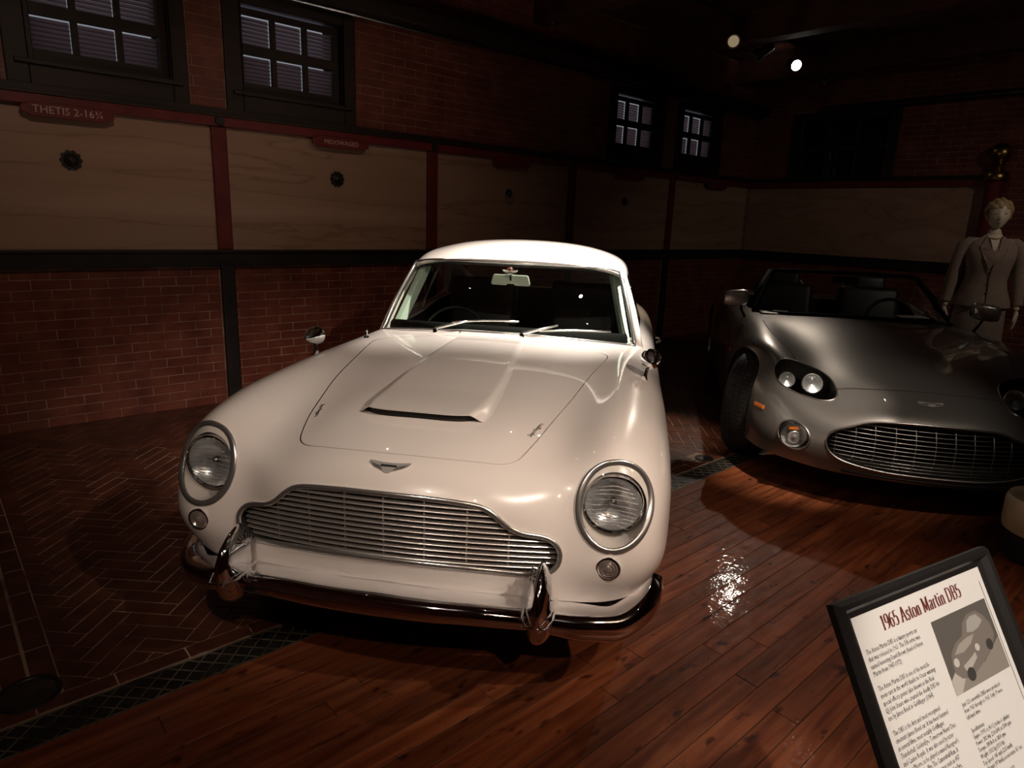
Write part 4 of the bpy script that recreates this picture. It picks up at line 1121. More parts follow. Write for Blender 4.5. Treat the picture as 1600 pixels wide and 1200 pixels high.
# --- cabin: roof, pillars, glass ---
def ws_base(x): return Vector((x, 1.69 + 0.54 * x * x, .897 - 0.13 * x * x))
def ws_top(x): u = x; return Vector((u, 2.085 + 0.40 * u * u, 1.232 - 0.03 * u * u - 0.55 * max(0, abs(u) - .42) ** 2))
RG = [
 [(0,2.085,1.236),(.2,2.10,1.233),(.38,2.14,1.222),(.50,2.18,1.206),(.565,2.205,1.190),(.605,2.24,1.165),(.618,2.26,1.14)],
 [(0,2.16,1.272),(.2,2.175,1.268),(.38,2.21,1.253),(.50,2.25,1.234),(.57,2.275,1.213),(.612,2.305,1.182),(.622,2.32,1.155)],
 [(0,2.33,1.310),(.2,2.335,1.304),(.38,2.35,1.286),(.50,2.37,1.262),(.575,2.38,1.236),(.618,2.40,1.196),(.626,2.41,1.165)],
 [(0,2.62,1.330),(.2,2.62,1.324),(.38,2.62,1.304),(.50,2.62,1.276),(.575,2.62,1.246),(.618,2.62,1.205),(.628,2.62,1.17)],
 [(0,2.95,1.312),(.2,2.95,1.306),(.38,2.95,1.287),(.50,2.95,1.258),(.57,2.95,1.228),(.612,2.95,1.19),(.622,2.95,1.155)],
 [(0,3.22,1.262),(.2,3.22,1.256),(.38,3.22,1.237),(.49,3.21,1.21),(.56,3.20,1.18),(.60,3.19,1.15),(.61,3.18,1.12)],
]
RS = spline_surface(RG, 6, 6)
V, F = shell_from_surface(RS, -0.018)
if True:
    roof = mesh_obj('roof', V, F, M['paint_white'], car, True)
    bm = bmesh.new(); bm.from_mesh(roof.data); bmesh.ops.recalc_face_normals(bm, faces=bm.faces); bm.to_mesh(roof.data); bm.free()
    roof.data.set_sharp_from_angle(angle=R(50))
# windscreen
mb = MB(); nu, nv = 32, 14
for j in range(nv + 1):
    for i in range(nu + 1):
        u = -1 + 2 * i / nu; a = ws_base(u * .715); b = ws_top(u * .60); t = j / nv
        p = a.lerp(b, t); p.y -= 0.018 * math.sin(math.pi * t) * (1 - 0.3 * abs(u)); p.z += 0.012 * math.sin(math.pi * t)
        mb.v.append(tuple(p))
mb.f = grid_faces(nv + 1, nu + 1)
WSB = BVHTree.FromPolygons([Vector(v) for v in mb.v], mb.f)
windscreen = mb.build('windscreen', M['glass'], car, True, fixn=False)
fr = [mb.v[i] for i in range(nu + 1)] + [mb.v[j * (nu + 1) + nu] for j in range(1, nv + 1)] + [mb.v[nv * (nu + 1) + i] for i in range(nu - 1, -1, -1)] + [mb.v[j * (nu + 1)] for j in range(nv - 1, 0, -1)]
MB().tube([Vector(p) + Vector((0, -.004, .003)) for p in fr], 0.0095, 8, closed=True, flat=0.8, ref=(0, 1, 0.3)).build('windscreen_frame', M['chrome_trim'], car, True)
MB().tube([Vector(p) + Vector((0, .006, -.010)) for p in fr], 0.010, 8, closed=True, ref=(0, 1, 0.3)).build('windscreen_seal', M['rubber'], car, True)
for s in (-1, 1):
    # body-colour windscreen pillar
    b0 = ws_base(s * .735) + Vector((0, .035, -.03)); b1 = Vector((s * .622, 2.30, 1.165)); mid = b0.lerp(b1, .5) + Vector((s * .010, -.01, .008))
    MB().tube([b0, b0.lerp(mid, .5) + Vector((s*.003,0,.002)), mid, mid.lerp(b1, .5) + Vector((s*.003,0,.002)), b1], [.026, .022, .020, .019, .020], 12, flat=1.25).build('windscreen_pillar', M['paint_white'], car, True)
    # inner trim of the pillar, pale grey-green
    q0, q1 = ws_base(s * .665) + Vector((0, .12, -.02)), ws_top(s * .575) + Vector((-s * .01, .09, -.03))
    d = (q1 - q0) / 2
    MB().obox(q0 + d, d, Vector((-s * .012, .034, 0)), Vector((s * .018, .004, .0))).build('pillar_trim', M['trim_grey'], car, bevel=.004)
    # side window glass and its bright frames
    w = [Vector((s * .725, 2.08, .85)), Vector((s * .64, 2.33, 1.14)), Vector((s * .635, 2.75, 1.165)), Vector((s * .635, 3.02, 1.145)), Vector((s * .70, 3.22, .94)), Vector((s * .74, 2.75, .865))]
    mb = MB(); mb.v = [tuple(p) for p in w]; mb.f = [(0, 1, 2, 5), (5, 2, 3, 4)]
    sw = mb.build('side_window', M['glass'], car, fixn=False)
    MB().tube(w, .007, 8, closed=True).build('window_frame', M['chrome'], sw, True)
    MB().tube([Vector((s * .735, 2.30, .853)), Vector((s * .64, 2.44, 1.15))], .008, 8).build('quarterlight_bar', M['chrome'], sw, True)
    MB().tube([Vector((s * .74, 2.78, .863)), Vector((s * .636, 2.86, 1.16))], .010, 8).build('door_pillar', M['chrome'], sw, True)
    # rear quarter panel
    mb = MB(); q = [Vector((s * .61, 3.0, 1.15)), Vector((s * .60, 3.19, 1.15)), Vector((s * .55, 3.75, .95)), Vector((s * .72, 3.75, .89)), Vector((s * .71, 3.24, .93)), Vector((s * .645, 3.04, 1.14))]
    q2 = [p + Vector((-s * .03, 0, -.01)) for p in q]; mb.v = [tuple(p) for p in q + q2]
    mb.f = [(0, 1, 2, 3, 4, 5), (11, 10, 9, 8, 7, 6)] + [(k, 6 + k, 6 + (k + 1) % 6, (k + 1) % 6) for k in range(6)]
    mb.build('rear_pillar', M['paint_white'], car, bevel=.008)
mb = MB()
for j in range(7):
    for i in range(17):
        u = -1 + i / 8; t = j / 6; a = Vector((u * .56, 3.21 - .02 * u * u, 1.245 - .075 * u * u)); b = Vector((u * .60, 3.80 - .06 * u * u, .957 - .03 * u * u))
        mb.v.append(tuple(a.lerp(b, t) + Vector((0, 0, .03 * math.sin(math.pi * t)))))
mb.f = grid_faces(7, 17); mb.build('rear_window', M['glass'], car, True, fixn=False)
# wipers
def on_ws(x, z, off=0.012):
    h = WSB.ray_cast(Vector((x, 0.5, z)), Vector((0, 1, 0)))
    return (h[0] + Vector((0, -off, off * .6))) if h[0] else ws_base(x) + Vector((0, -off, .0))
for px_, tips in ((-.33, 1), (.14, 1)):
    piv = ws_base(px_) + Vector((0, -.035, .008))
    w = MB().lathe([(.012, -.02), (.012, .006), (.008, .012), (.001, .014)], 16, piv).build('wiper', M['chrome'], car, True, 40)
    elbow = on_ws(px_ + .17, .935, .024); tip0 = on_ws(px_ + .08, .928 if px_ < 0 else .915, .010); tip1 = on_ws(px_ + .44, .955 if px_ < 0 else .905, .010)
    MB().tube([piv + Vector((0, 0, .01)), piv.lerp(elbow, .5) + Vector((0, -.006, .006)), elbow], [.009, .007, .005], 8).build('wiper_arm', M['chrome_trim'], w, True)
    MB().tube([tip0.lerp(tip1, t) + Vector((0, 0, .006 * math.sin(math.pi * t))) for t in (0, .25, .5, .75, 1)], .005, 6).build('wiper_blade', M['chrome_trim'], w, True)
# wing mirrors
for s in (-1, 1):
    base = on_top(s * .750, 1.20)
    hd = Vector((s * .772, 1.22, base.z + .080))
    w = MB().tube([base - Vector((0, 0, .01)), base + Vector((s * .004, .004, .02)), base + Vector((s * .010, .012, .045)), hd - Vector((0, 0, .02))], [.016, .009, .007, .010], 12).build('wing_mirror', M['chrome'], car, True)
    MB().lathe([(.001, -.075), (.012, -.068), (.026, -.045), (.038, -.015), (.043, .012), (.045, .028), (.041, .034)], 32, hd, 'y').build('mirror_shell', M['chrome'], w, True)
    MB().lathe([(.001, .033), (.041, .033), (.041, .030)], 32, hd, 'y').build('mirror_glass', M['reflector'], w, True, 30)
# aerial stub, bonnet-side nozzles, door handle
p = on_top(-.655, 1.575)
MB().lathe([(.016, -.004), (.014, .006), (.006, .012), (.005, .035), (.009, .038), (.007, .048), (.001, .05)], 16, p).build('aerial', M['chrome'], car, True, 40)
for x in (-.30 + .12, .14): 
    b = ws_base(x) + Vector((0, -.05, .003)); MB().lathe([(.007, -.01), (.007, .004), (.001, .008)], 12, b).build('washer_jet', M['chrome'], car, True, 40)
for s in (-1, 1):
    MB().tube([(s * .862, 2.72, .735), (s * .885, 2.74, .738), (s * .887, 2.84, .742), (s * .862, 2.86, .742)], .008, 8).build('door_handle', M['chrome'], car, True)
# interior
ins = MB().box(-.66, .66, 2.02, 2.16, .62, .865).build('dashboard', M['dash'], car, bevel=.03)
MB().tube([(-.66, 1.99, .845), (-.3, 1.84, .868), (0, 1.81, .872), (.3, 1.84, .868), (.66, 1.99, .845)], .03, 8, flat=1.6).build('dash_top', M['dash'], car, True)
swl = empty('steering_wheel', (-.385, 2.30, .755)); swl.parent = car; swl.rotation_euler = (R(62), 0, 0)
MB().tube([(.195 * math.cos(a), .195 * math.sin(a), 0) for a in np.linspace(0, 2 * math.pi, 48, endpoint=False)], .011, 10, closed=True).build('wheel_rim', M['black'], swl, True)
mb = MB()
for a in (R(0), R(180), R(270)): mb.obox((.095 * math.cos(a), .095 * math.sin(a), 0), (.095 * math.cos(a), .095 * math.sin(a), 0), (-math.sin(a) * .012, math.cos(a) * .012, 0), (0, 0, .002))
mb.build('wheel_spokes', M['satin'], swl)
MB().lathe([(.001, .02), (.03, .015), (.035, -.02)], 20).build('horn_boss', M['black'], swl, True)
for s in (-1, 1):
    st = MB().box(s * .36 - .24, s * .36 + .24, 2.55, 3.02, .42, .58).build('seat', M['leather'], car, bevel=.05, seg=3, smooth=True, angle=60)
    MB().obox((s * .36, 3.02, .78), (.24, 0, 0), (0, .06, -.015), (0, .07, .28)).build('seat_back', M['leather'], st, bevel=.05, seg=3, smooth=True, angle=60)
# interior mirror and the winged club badge behind the glass
im = empty('interior_mirror', (0.0, 2.075, 1.140)); im.parent = car
MB().prism([(-.105, -.028), (-.025, -.030), (-.018, -.020), (.018, -.020), (.025, -.030), (.105, -.028), (.112, -.018), (.100, .026), (.092, .031), (-.092, .031), (-.100, .026), (-.112, -.018)], -.006, .006).build('mirror_back', M['mirror_back'], im, bevel=.004)
MB().tube([(0, .0, .0), (0, -.012, .02), (0, -.01, .075)], .007, 8).build('mirror_stem', M['black'], im, True)
def wb(u, v, off): return Vector((u, 2.050 - off * 2, 1.183 + v))
winged('club_badge', car, wb, .085, mat('badge_white', (.8, .78, .74), .4), M['satin'])
mb = MB()
for x in (-.010, 0, .010): mb.tube([(x + .006 * math.cos(a), 2.040, 1.199 + .011 * math.sin(a)) for a in np.linspace(0, 2 * math.pi, 16, endpoint=False)], .0012, 5, closed=True, ref=(0, 1, 0))
mb.build('club_roundel', mat('badge_red', (.5, .12, .08), .4), car, True)

# ================================================================== DARK SILVER ROADSTER
CO2, CA2 = (3.81155, 0.93543, 0.0), 0.62358
roadster = tag(empty('roadster', CO2, CA2 - math.pi / 2), 'dark silver open roadster with wide mesh-like grille, behind the white car on the right', 'car')
G2 = [
 [(0,.02,.20),(.20,.03,.20),(.35,.06,.20),(.50,.11,.20),(.62,.19,.20),(.72,.28,.20),(.79,.37,.20),(.83,.46,.20),(.85,.53,.20),(.86,.60,.19),(.86,.66,.18)],
 [(0,-.03,.30),(.20,-.02,.30),(.35,.015,.30),(.50,.08,.30),(.62,.16,.30),(.72,.25,.30),(.795,.36,.30),(.845,.48,.30),(.87,.58,.29),(.885,.68,.25),(.875,.76,.18)],
 [(0,-.025,.41),(.20,-.01,.41),(.35,.03,.41),(.50,.10,.41),(.62,.185,.41),(.72,.285,.41),(.80,.41,.41),(.855,.54,.41),(.888,.68,.39),(.90,.80,.31),(.89,.90,.18)],
 [(0,.035,.525),(.20,.055,.522),(.35,.10,.507),(.50,.18,.492),(.615,.27,.505),(.715,.37,.52),(.80,.50,.52),(.862,.65,.51),(.905,.81,.46),(.915,.95,.35),(.90,1.02,.18)],
 [(0,.16,.592),(.20,.18,.588),(.35,.24,.572),(.49,.32,.562),(.60,.41,.582),(.70,.50,.602),(.79,.62,.605),(.865,.78,.58),(.915,.95,.50),(.925,1.12,.36),(.91,1.18,.18)],
 [(0,.40,.665),(.20,.42,.662),(.35,.45,.648),(.49,.51,.636),(.60,.58,.66),(.70,.65,.69),(.79,.76,.695),(.87,.90,.645),(.92,1.05,.53),(.93,1.22,.37),(.912,1.32,.18)],
 [(0,.80,.735),(.20,.80,.733),(.35,.80,.722),(.49,.80,.712),(.60,.80,.728),(.70,.82,.755),(.79,.87,.758),(.87,.98,.71),(.925,1.14,.56),(.932,1.32,.38),(.913,1.45,.18)],
 [(0,1.20,.800),(.20,1.20,.798),(.35,1.20,.787),(.49,1.20,.775),(.60,1.20,.782),(.70,1.20,.800),(.79,1.22,.793),(.87,1.28,.735),(.922,1.38,.57),(.928,1.52,.38),(.912,1.62,.18)],
 [(0,1.60,.848),(.20,1.60,.845),(.35,1.60,.835),(.49,1.60,.824),(.60,1.60,.820),(.70,1.60,.822),(.79,1.61,.808),(.868,1.65,.745),(.915,1.72,.58),(.918,1.82,.38),(.908,1.88,.18)],
 [(0,2.0,.86),(.20,2.0,.858),(.35,2.0,.85),(.49,2.0,.838),(.60,2.0,.832),(.70,2.0,.828),(.79,2.0,.812),(.866,2.02,.75),(.908,2.05,.59),(.910,2.12,.38),(.905,2.15,.18)],
 [(0,2.6,.86),(.20,2.6,.858),(.35,2.6,.85),(.49,2.6,.843),(.60,2.6,.838),(.70,2.6,.835),(.79,2.6,.818),(.866,2.6,.76),(.908,2.6,.60),(.912,2.6,.38),(.905,2.6,.18)],
 [(0,3.15,.87),(.20,3.15,.87),(.35,3.15,.87),(.49,3.15,.872),(.60,3.15,.878),(.70,3.15,.882),(.79,3.15,.868),(.87,3.12,.80),(.925,3.1,.62),(.930,3.08,.38),(.912,3.05,.18)],
 [(0,3.7,.84),(.20,3.7,.84),(.35,3.7,.845),(.49,3.7,.850),(.60,3.7,.86),(.70,3.69,.866),(.79,3.67,.85),(.87,3.64,.78),(.925,3.6,.62),(.930,3.55,.38),(.912,3.5,.18)],
 [(0,4.2,.78),(.20,4.2,.78),(.35,4.19,.78),(.49,4.17,.785),(.60,4.14,.79),(.69,4.1,.785),(.77,4.05,.76),(.84,3.98,.70),(.885,3.92,.58),(.89,3.86,.38),(.88,3.8,.20)],
 [(0,4.42,.62),(.20,4.41,.62),(.35,4.39,.62),(.48,4.36,.62),(.58,4.32,.62),(.66,4.26,.61),(.73,4.19,.59),(.79,4.11,.55),(.83,4.04,.48),(.84,3.98,.36),(.84,3.93,.22)],
 [(0,4.38,.28),(.20,4.37,.28),(.35,4.35,.28),(.48,4.32,.28),(.57,4.28,.28),(.64,4.22,.28),(.70,4.16,.28),(.75,4.1,.275),(.79,4.05,.27),(.81,4.0,.26),(.82,3.96,.24)],
]
SF2 = spline_surface(G2, 6, 6); nr2, nc2 = SF2.shape[:2]
SV2 = [Vector(p) for p in SF2.reshape(-1, 3)]; SFF2 = grid_faces(nr2, nc2)
_tmp = mesh_obj('t', SV2, SFF2); _vn2 = [v.normal.copy() for v in _tmp.data.vertices]
if _vn2[(6 * 6) * nc2 + nc2 // 2].z < 0: _vn2 = [-n for n in _vn2]
bpy.data.meshes.remove(_tmp.data)
B2 = BVHTree.FromPolygons(SV2, SFF2)
def top2(x, y, off=0.0):
    h = B2.ray_cast(Vector((x, y, 3)), Vector((0, 0, -1))); n = h[1] if h[1].z > 0 else -h[1]; return h[0] + n * off
def front2(x, z, off=0.0):
    h = B2.ray_cast(Vector((x, -1, z)), Vector((0, 1, 0))); n = h[1] if h[1].y < 0 else -h[1]; return h[0] + n * off
V = list(SV2); F = list(SFF2)
loop = [j for j in range(nc2)] + [i * nc2 + nc2 - 1 for i in range(1, nr2)] + [(nr2 - 1) * nc2 + j for j in range(nc2 - 2, -1, -1)] + [i * nc2 for i in range(nr2 - 2, 0, -1)]
cen = len(V); V += [Vector((0, .6, .18)), Vector((0, 3.8, .2))]
def nc_(i): return cen if V[i].y < 2.2 else cen + 1
for k in range(len(loop)):
    a, b = loop[k], loop[(k + 1) % len(loop)]; ca, cb = nc_(a), nc_(b)
    if ca == cb: F.append((b, a, ca))
    else: F.append((b, a, ca)); F.append((b, ca, cb))
BM2 = [M['paint_silver'], M['void'], M['black'], M['leather']]
body2 = mesh_obj('body', V, F, parent=roadster, mats=BM2, midx=[0] * len(F))
bm = bmesh.new(); bm.from_mesh(body2.data); bmesh.ops.recalc_face_normals(bm, faces=bm.faces); bm.to_mesh(body2.data); bm.free()
GR2 = [(0, .522), (.12, .520), (.24, .512), (.32, .498), (.38, .474), (.43, .452), (.475, .430), (.505, .398), (.512, .362), (.498, .325), (.46, .292), (.38, .268), (.26, .254), (.12, .249), (0, .248)]
GL2 = spline_curve([(x, 0, z) for x, z in GR2], 60)[:, [0, 2]]
go2 = [(x, z) for x, z in GL2] + [(-x, z) for x, z in GL2[::-1][1:-1]]
cut = []
def cutter2(mb, idx):
    o = mesh_obj('cutter', mb.v, mb.f, mats=BM2, midx=[idx] * len(mb.f), parent=roadster)
    b = bmesh.new(); b.from_mesh(o.data); bmesh.ops.recalc_face_normals(b, faces=b.faces); b.to_mesh(o.data); b.free(); cut.append(o)
cutter2(MB().prism(go2, -.4, .30), 1)
# headlamp pods: ellipse in the lamp plane
LP2 = [(.738,.569), (.733,.622), (.700,.655), (.650,.668), (.604,.665), (.555,.650), (.515,.625), (.480,.580), (.452,.520), (.434,.450), (.427,.375), (.430,.325), (.450,.290), (.490,.284), (.561,.318), (.629,.366), (.690,.437), (.725,.505)]
def lamp2(s, n=56, k=1.0):
    Q = spline_curve([(x, y, 0) for x, y in LP2 + LP2[:1]], n + 1)[:-1]; cx, cy = .585, .485
    return [(s * (cx + (q[0] - cx) * k), cy + (q[1] - cy) * k) for q in Q]
def pod_cut(s): return MB().prism(lamp2(s, 56, .98), .49, 1.0, 'z')
for s in (-1, 1):
    cutter2(pod_cut(s), 2)
    o = ring_outline((s * .655, .352), .071, .074, 40); cutter2(MB().prism(o, -.4, .30), 1)
cab2 = [(-.66, 2.0), (-.3, 1.86), (0, 1.82), (.3, 1.86), (.66, 2.0), (.72, 2.3), (.70, 3.0), (-.70, 3.0), (-.72, 2.3)]
cutter2(MB().prism(cab2, .30, 1.5, 'z'), 3)
for yw in (.93, 3.46):
    for s in (-1, 1): cutter2(MB().lathe([(.372, .55 * s), (.372, 1.1 * s)], 48, (0, yw, .335), 'x', cap=True), 1)
bool_diff(body2, cut); keep_largest(body2); smooth_like(body2, B2, SFF2, (_vn2, SV2))
# shut lines: bonnet edges and nose seam as fine dark channels
def seam(pts, name='shut_line', r=.0028):
    P = spline_curve([tuple(top2(x, y)) for x, y in pts], 60)
    P = [top2(p[0], p[1], .0002) for p in P]
    MB().tube(P, r, 6, flat=.5).build(name, M['void'], roadster, True)
for s in (-1, 1):
    seam([(s * .606, .664), (s * .617, .75), (s * .66, .9), (s * .70, 1.2), (s * .70, 1.55)])
seam([(-.443, .376), (-.392, .366), (-.265, .325), (-.141, .305), (0, .30), (.141, .305), (.265, .325), (.392, .366), (.443, .376)])
for s in (-1, 1):                                     # low bonnet creases
    P = [top2(s * x, y, .001) for x, y in ((.33, .16), (.34, .4), (.36, .8), (.40, 1.2), (.43, 1.5))]
    P = [Vector(p) for p in spline_curve([tuple(p) for p in P], 40)]
    P = [top2(p.x, p.y, -.0098) for p in P]
    MB().tube(P, .011, 10, flat=.8).build('bonnet_crease', M['paint_silver'], roadster, True)
# grille: frame, horizontal and upright bars
g2 = MB().tube([front2(x, z, -.002) for x, z in go2], .007, 8, closed=True, ref=(0, 1, 0)).build('grille_surround', M['satin'], roadster, True)
def gy2(x, z): return float(np.interp(z, [.25, .30, .41, .53], [.0, -.03, -.025, .04])) + .42 * x * x + .035
def ext2(z):
    xs = [x + (x2 - x) * (z - a) / (b - a) for (x, a), (x2, b) in zip(GL2[:-1], GL2[1:]) if (a - z) * (b - z) <= 0 and a != b]
    return max(xs) if xs else None
for k in range(12):
    z = .262 + k * .0218; w = ext2(z)
    if not w: continue
    MB().tube([(x, gy2(x, z), z) for x in np.linspace(-w + .004, w - .004, 25)], .0022, 6).build('grille_bar', M['satin'], roadster, True)
for x in (-.46, -.37, -.28, -.185, -.093, 0, .093, .185, .28, .37, .46):
    zt = max(z for q, z in GR2 if abs(q - abs(x)) < .07) if False else float(np.interp(abs(x), [p[0] for p in GR2[:9]], [p[1] for p in GR2[:9]]))
    zb = float(np.interp(abs(x), [p[0] for p in GR2[::-1][:7]], [p[1] for p in GR2[::-1][:7]]))
    MB().tube([(x, gy2(x, z) + .006, z) for z in np.linspace(zb + .004, zt - .004, 8)], .0028, 6, ref=(0, 1, 0)).build('grille_upright', M['satin'], roadster, True)
MB().box(-.5, .5, .26, .27, .25, .53).build('radiator', M['void'], roadster)
MB().tube([front2(x, .225, .004) for x in np.linspace(-.42, .42, 30)], .006, 6, flat=.5, ref=(0, 1, 0)).build('lower_lip', M['black'], roadster, True)
# headlamps
for s in (-1, 1):
    o = lamp2(s)
    h = MB().tube([top2(x, v, .001) for x, v in o], .004, 8, closed=True).build('headlamp_ring', M['satin'], roadster, True)
    Vg, Fg = outline_fan(lamp2(s, 56, .99), (s * .585, .485), lambda p: top2(p[0], p[1], .001), 8)
    mesh_obj('headlamp_cover', Vg, Fg, M['cover_glass'], h, True)
    for (px_, py_, r) in ((.676, .518, .044), (.535, .480, .056)):
        p = top2(s * px_, py_, -.028)
        d = Vector((0, -.93, .37)); q = d.to_track_quat('Z', 'Y').to_matrix()
        def put(prof, n=28):
            m_ = MB().lathe(prof, n); m_.v = [tuple(q @ Vector(a) + p) for a in m_.v]; return m_
        l = put([(r * 1.05, -.03), (r * 1.08, .004), (r, .006), (r * .96, 0)]).build('projector_lamp', M['chrome_trim'], roadster, True, 40)
        put([(.001, -.012), (r * .5, -.008), (r * .96, .0)]).build('reflector', M['reflector'], l, True)
        put([(.001, .014), (r * .5, .011), (r * .85, .004), (r * .96, 0)]).build('lens', M['lens_glass'], l, True)
    # round fog and indicator lamp
    c = (s * .655, .352)
    fl = MB().tube([front2(x, z, .001) for x, z in ring_outline(c, .073, .076, 48)], .005, 8, closed=True, ref=(0, 1, 0)).build('fog_lamp', M['satin'], roadster, True)
    Vg, Fg = outline_fan(ring_outline(c, .072, .075, 40), c, lambda p: front2(p[0], p[1], -.001), 6)
    mesh_obj('cover', Vg, Fg, M['cover_glass'], fl, True)
    p = front2(c[0], c[1]); lc = (p.x, p.y + .022, p.z)
    MB().lathe([(.069, -.020), (.062, .004), (.035, .020), (.001, .024)], 36, lc, 'y').build('reflector', M['reflector'], fl, True)
    MB().lathe([(.034, .0), (.036, -.012), (.030, -.014), (.02, -.010), (.012, -.016), (.001, -.018)], 28, (lc[0] - s * .006, lc[1], lc[2] - .012), 'y').build('fog_lens', M['reflector'], fl, True)
    MB().box(lc[0] - .030, lc[0] + .025, lc[1] - .012, lc[1] - .004, lc[2] + .030, lc[2] + .050).build('indicator_bulb', M['amber'], fl, bevel=.003)
    # side marker, on the flank
    h_ = B2.ray_cast(Vector((s * 2, .465, .440)), Vector((-s, 0, 0)))
    n = h_[1] if h_[1].x * s > 0 else -h_[1]; t_ = Vector((0, 0, 1)).cross(n).normalized(); u_ = n.cross(t_)
    MB().obox(h_[0] + n * .001, t_ * .050, u_ * .012, n * .005).build('side_marker', M['amber'], roadster, bevel=.004)
    # door mirrors
    b = B2.ray_cast(Vector((s * .80, 1.80, 3)), Vector((0, 0, -1)))[0]
    w = MB().tube([b, b + Vector((s * .03, 0, .05)), Vector((s * .85, 1.76, .94))], [.018, .013, .014], 10, flat=.6).build('door_mirror', M['black'], roadster, True)
    mb = MB(); hx = .885 if s < 0 else .825
    for i, (dx, sc) in enumerate(((-.088, .6), (-.078, .85), (-.04, 1.0), (.04, .98), (.078, .84), (.090, .55))):
        for k in range(16):
            a = 2 * math.pi * k / 16; ca, sa = math.cos(a), math.sin(a)
            mb.v.append((s * (hx + dx), 1.74 + .06 * sc * (abs(ca) ** .7) * (1 if ca > 0 else -1), .955 - dx * .12 + .062 * sc * (abs(sa) ** .7) * (1 if sa > 0 else -1)))
    for i in range(5):
        for k in range(16): mb.f.append((i * 16 + k, i * 16 + (k + 1) % 16, (i + 1) * 16 + (k + 1) % 16, (i + 1) * 16 + k))
    mb.f.append(tuple(range(16))); mb.f.append(tuple(80 + k for k in range(16)))
    mb.build('mirror_shell', M['mirror_silver'], w, True)
winged('winged_badge', roadster, lambda u, v, off: top2(u - .0, .180 + v * .8, off), .125, M['badge_metal'], M['void'])
for s in (-1, 1):
    wheel(roadster, s * .795, .93, .335, .215, .235, False, steer=R(-22))
    wheel(roadster, s * .795, 3.46, .335, .235, .235, False)
# windscreen: dark frame and glass, no roof
def wb2(x): return Vector((x, 1.72 + .50 * x * x, .862 - .08 * x * x))
def wt2(x): return Vector((x, 2.22 + .55 * x * x, 1.158 - .06 * x * x))
mb = MB(); nu, nv = 24, 8
for j in range(nv + 1):
    for i in range(nu + 1):
        u = -1 + 2 * i / nu; mb.v.append(tuple(wb2(u * .72).lerp(wt2(u * .545), j / nv)))
mb.f = grid_faces(nv + 1, nu + 1); vv = list(mb.v)
mb.build('windscreen', M['glass'], roadster, True, fixn=False)
fr = [vv[i] for i in range(nu + 1)] + [vv[j * (nu + 1) + nu] for j in range(1, nv + 1)] + [vv[nv * (nu + 1) + i] for i in range(nu - 1, -1, -1)] + [vv[j * (nu + 1)] for j in range(nv - 1, 0, -1)]
MB().tube(fr, .016, 10, closed=True, ref=(0, 1, .3)).build('windscreen_frame', M['dash'], roadster, True)
for s in (-1, 1):
    MB().tube([wb2(s * .70) + Vector((0, .06, -.03)), wb2(s*.69).lerp(wt2(s*.57), .5) + Vector((s * .03, .06, 0)), wt2(s * .565) + Vector((0, .02, -.005))], [.03, .024, .02], 10).build('windscreen_pillar', M['dash'], roadster, True)
MB().box(-.66, .66, 1.95, 2.12, .55, .83).build('dashboard', M['leather'], roadster, bevel=.04)
MB().box(-.68, .68, 1.84, 1.98, .80, .845).build('dash_top', M['leather'], roadster, bevel=.02)
sw2 = empty('steering_wheel', (.36, 2.20, .80)); sw2.parent = roadster; sw2.rotation_euler = (R(65), 0, 0)
MB().tube([(.18 * math.cos(a), .18 * math.sin(a), 0) for a in np.linspace(0, 2 * math.pi, 40, endpoint=False)], .014, 10, closed=True).build('wheel_rim', M['black'], sw2, True)
mb = MB()
for a in (R(0), R(180), R(270)): mb.obox((.09 * math.cos(a), .09 * math.sin(a), 0), (.09 * math.cos(a), .09 * math.sin(a), 0), (-math.sin(a) * .016, math.cos(a) * .016, 0), (0, 0, .004))
mb.build('wheel_spokes', M['black'], sw2)
for s in (-1, 1):
    st = MB().box(s * .36 - .25, s * .36 + .25, 2.35, 2.80, .34, .50).build('seat', M['leather'], roadster, bevel=.06, seg=3, smooth=True, angle=60)
    MB().obox((s * .36, 2.84, .70), (.25, 0, 0), (0, .07, -.02), (0, .08, .30)).build('seat_back', M['leather'], st, bevel=.06, seg=3, smooth=True, angle=60)
    MB().obox((s * .36, 2.95, 1.03), (.14, 0, 0), (0, .05, -.01), (0, .02, .075)).build('head_restraint', M['leather'], st, bevel=.045, seg=3, smooth=True, angle=60)
    MB().tube([(s * .17, 3.02, .86), (s * .18, 3.04, 1.0), (s * .25, 3.05, 1.06), (s * .45, 3.05, 1.06), (s * .52, 3.04, 1.0), (s * .54, 3.02, .86)], .018, 10).build('roll_hoop', M['satin'], roadster, True)
im2 = empty('interior_mirror', (0, 2.26, 1.10)); im2.parent = roadster
MB().box(-.10, .10, -.01, .01, -.028, .028).build('mirror_back', M['black'], im2, bevel=.008)
MB().tube([(0, 0, 0), (0, -.02, .05)], .006, 8).build('mirror_stem', M['black'], im2, True)
card = MB().obox((.50, 1.97, .852), (.11, .03, 0), (-.02, .07, .0), (0, 0, .0015)).build('t', M['paper'])
bpy.data.objects.remove(card)
tag(MB().obox((0, 0, 0), (.11, .02, 0), (-.008, .035, .004), (0, 0, .0015)).build('paper_sheet', M['paper']), 'white paper sheet lying on the dashboard of the silver roadster, right side', 'paper')
ps = bpy.data.objects['paper_sheet']; ps.matrix_world = roadster.matrix_basis @ Matrix.Translation((.42, 1.915, .872))
tk = tag(MB().box(-.055, .055, -.035, .035, 0, .002).build('ticket', M['paper']), 'small printed pass lying on the dashboard of the silver roadster, left side', 'paper')
tk.matrix_world = roadster.matrix_basis @ Matrix.Translation((-.52, 1.93, .851))
# seam between bumper and wing running back from the headlamp
P = [B2.ray_cast(Vector((-2, y, z)), Vector((1, 0, 0))) for y, z in ((.60, .545), (.64, .52), (.70, .50))]
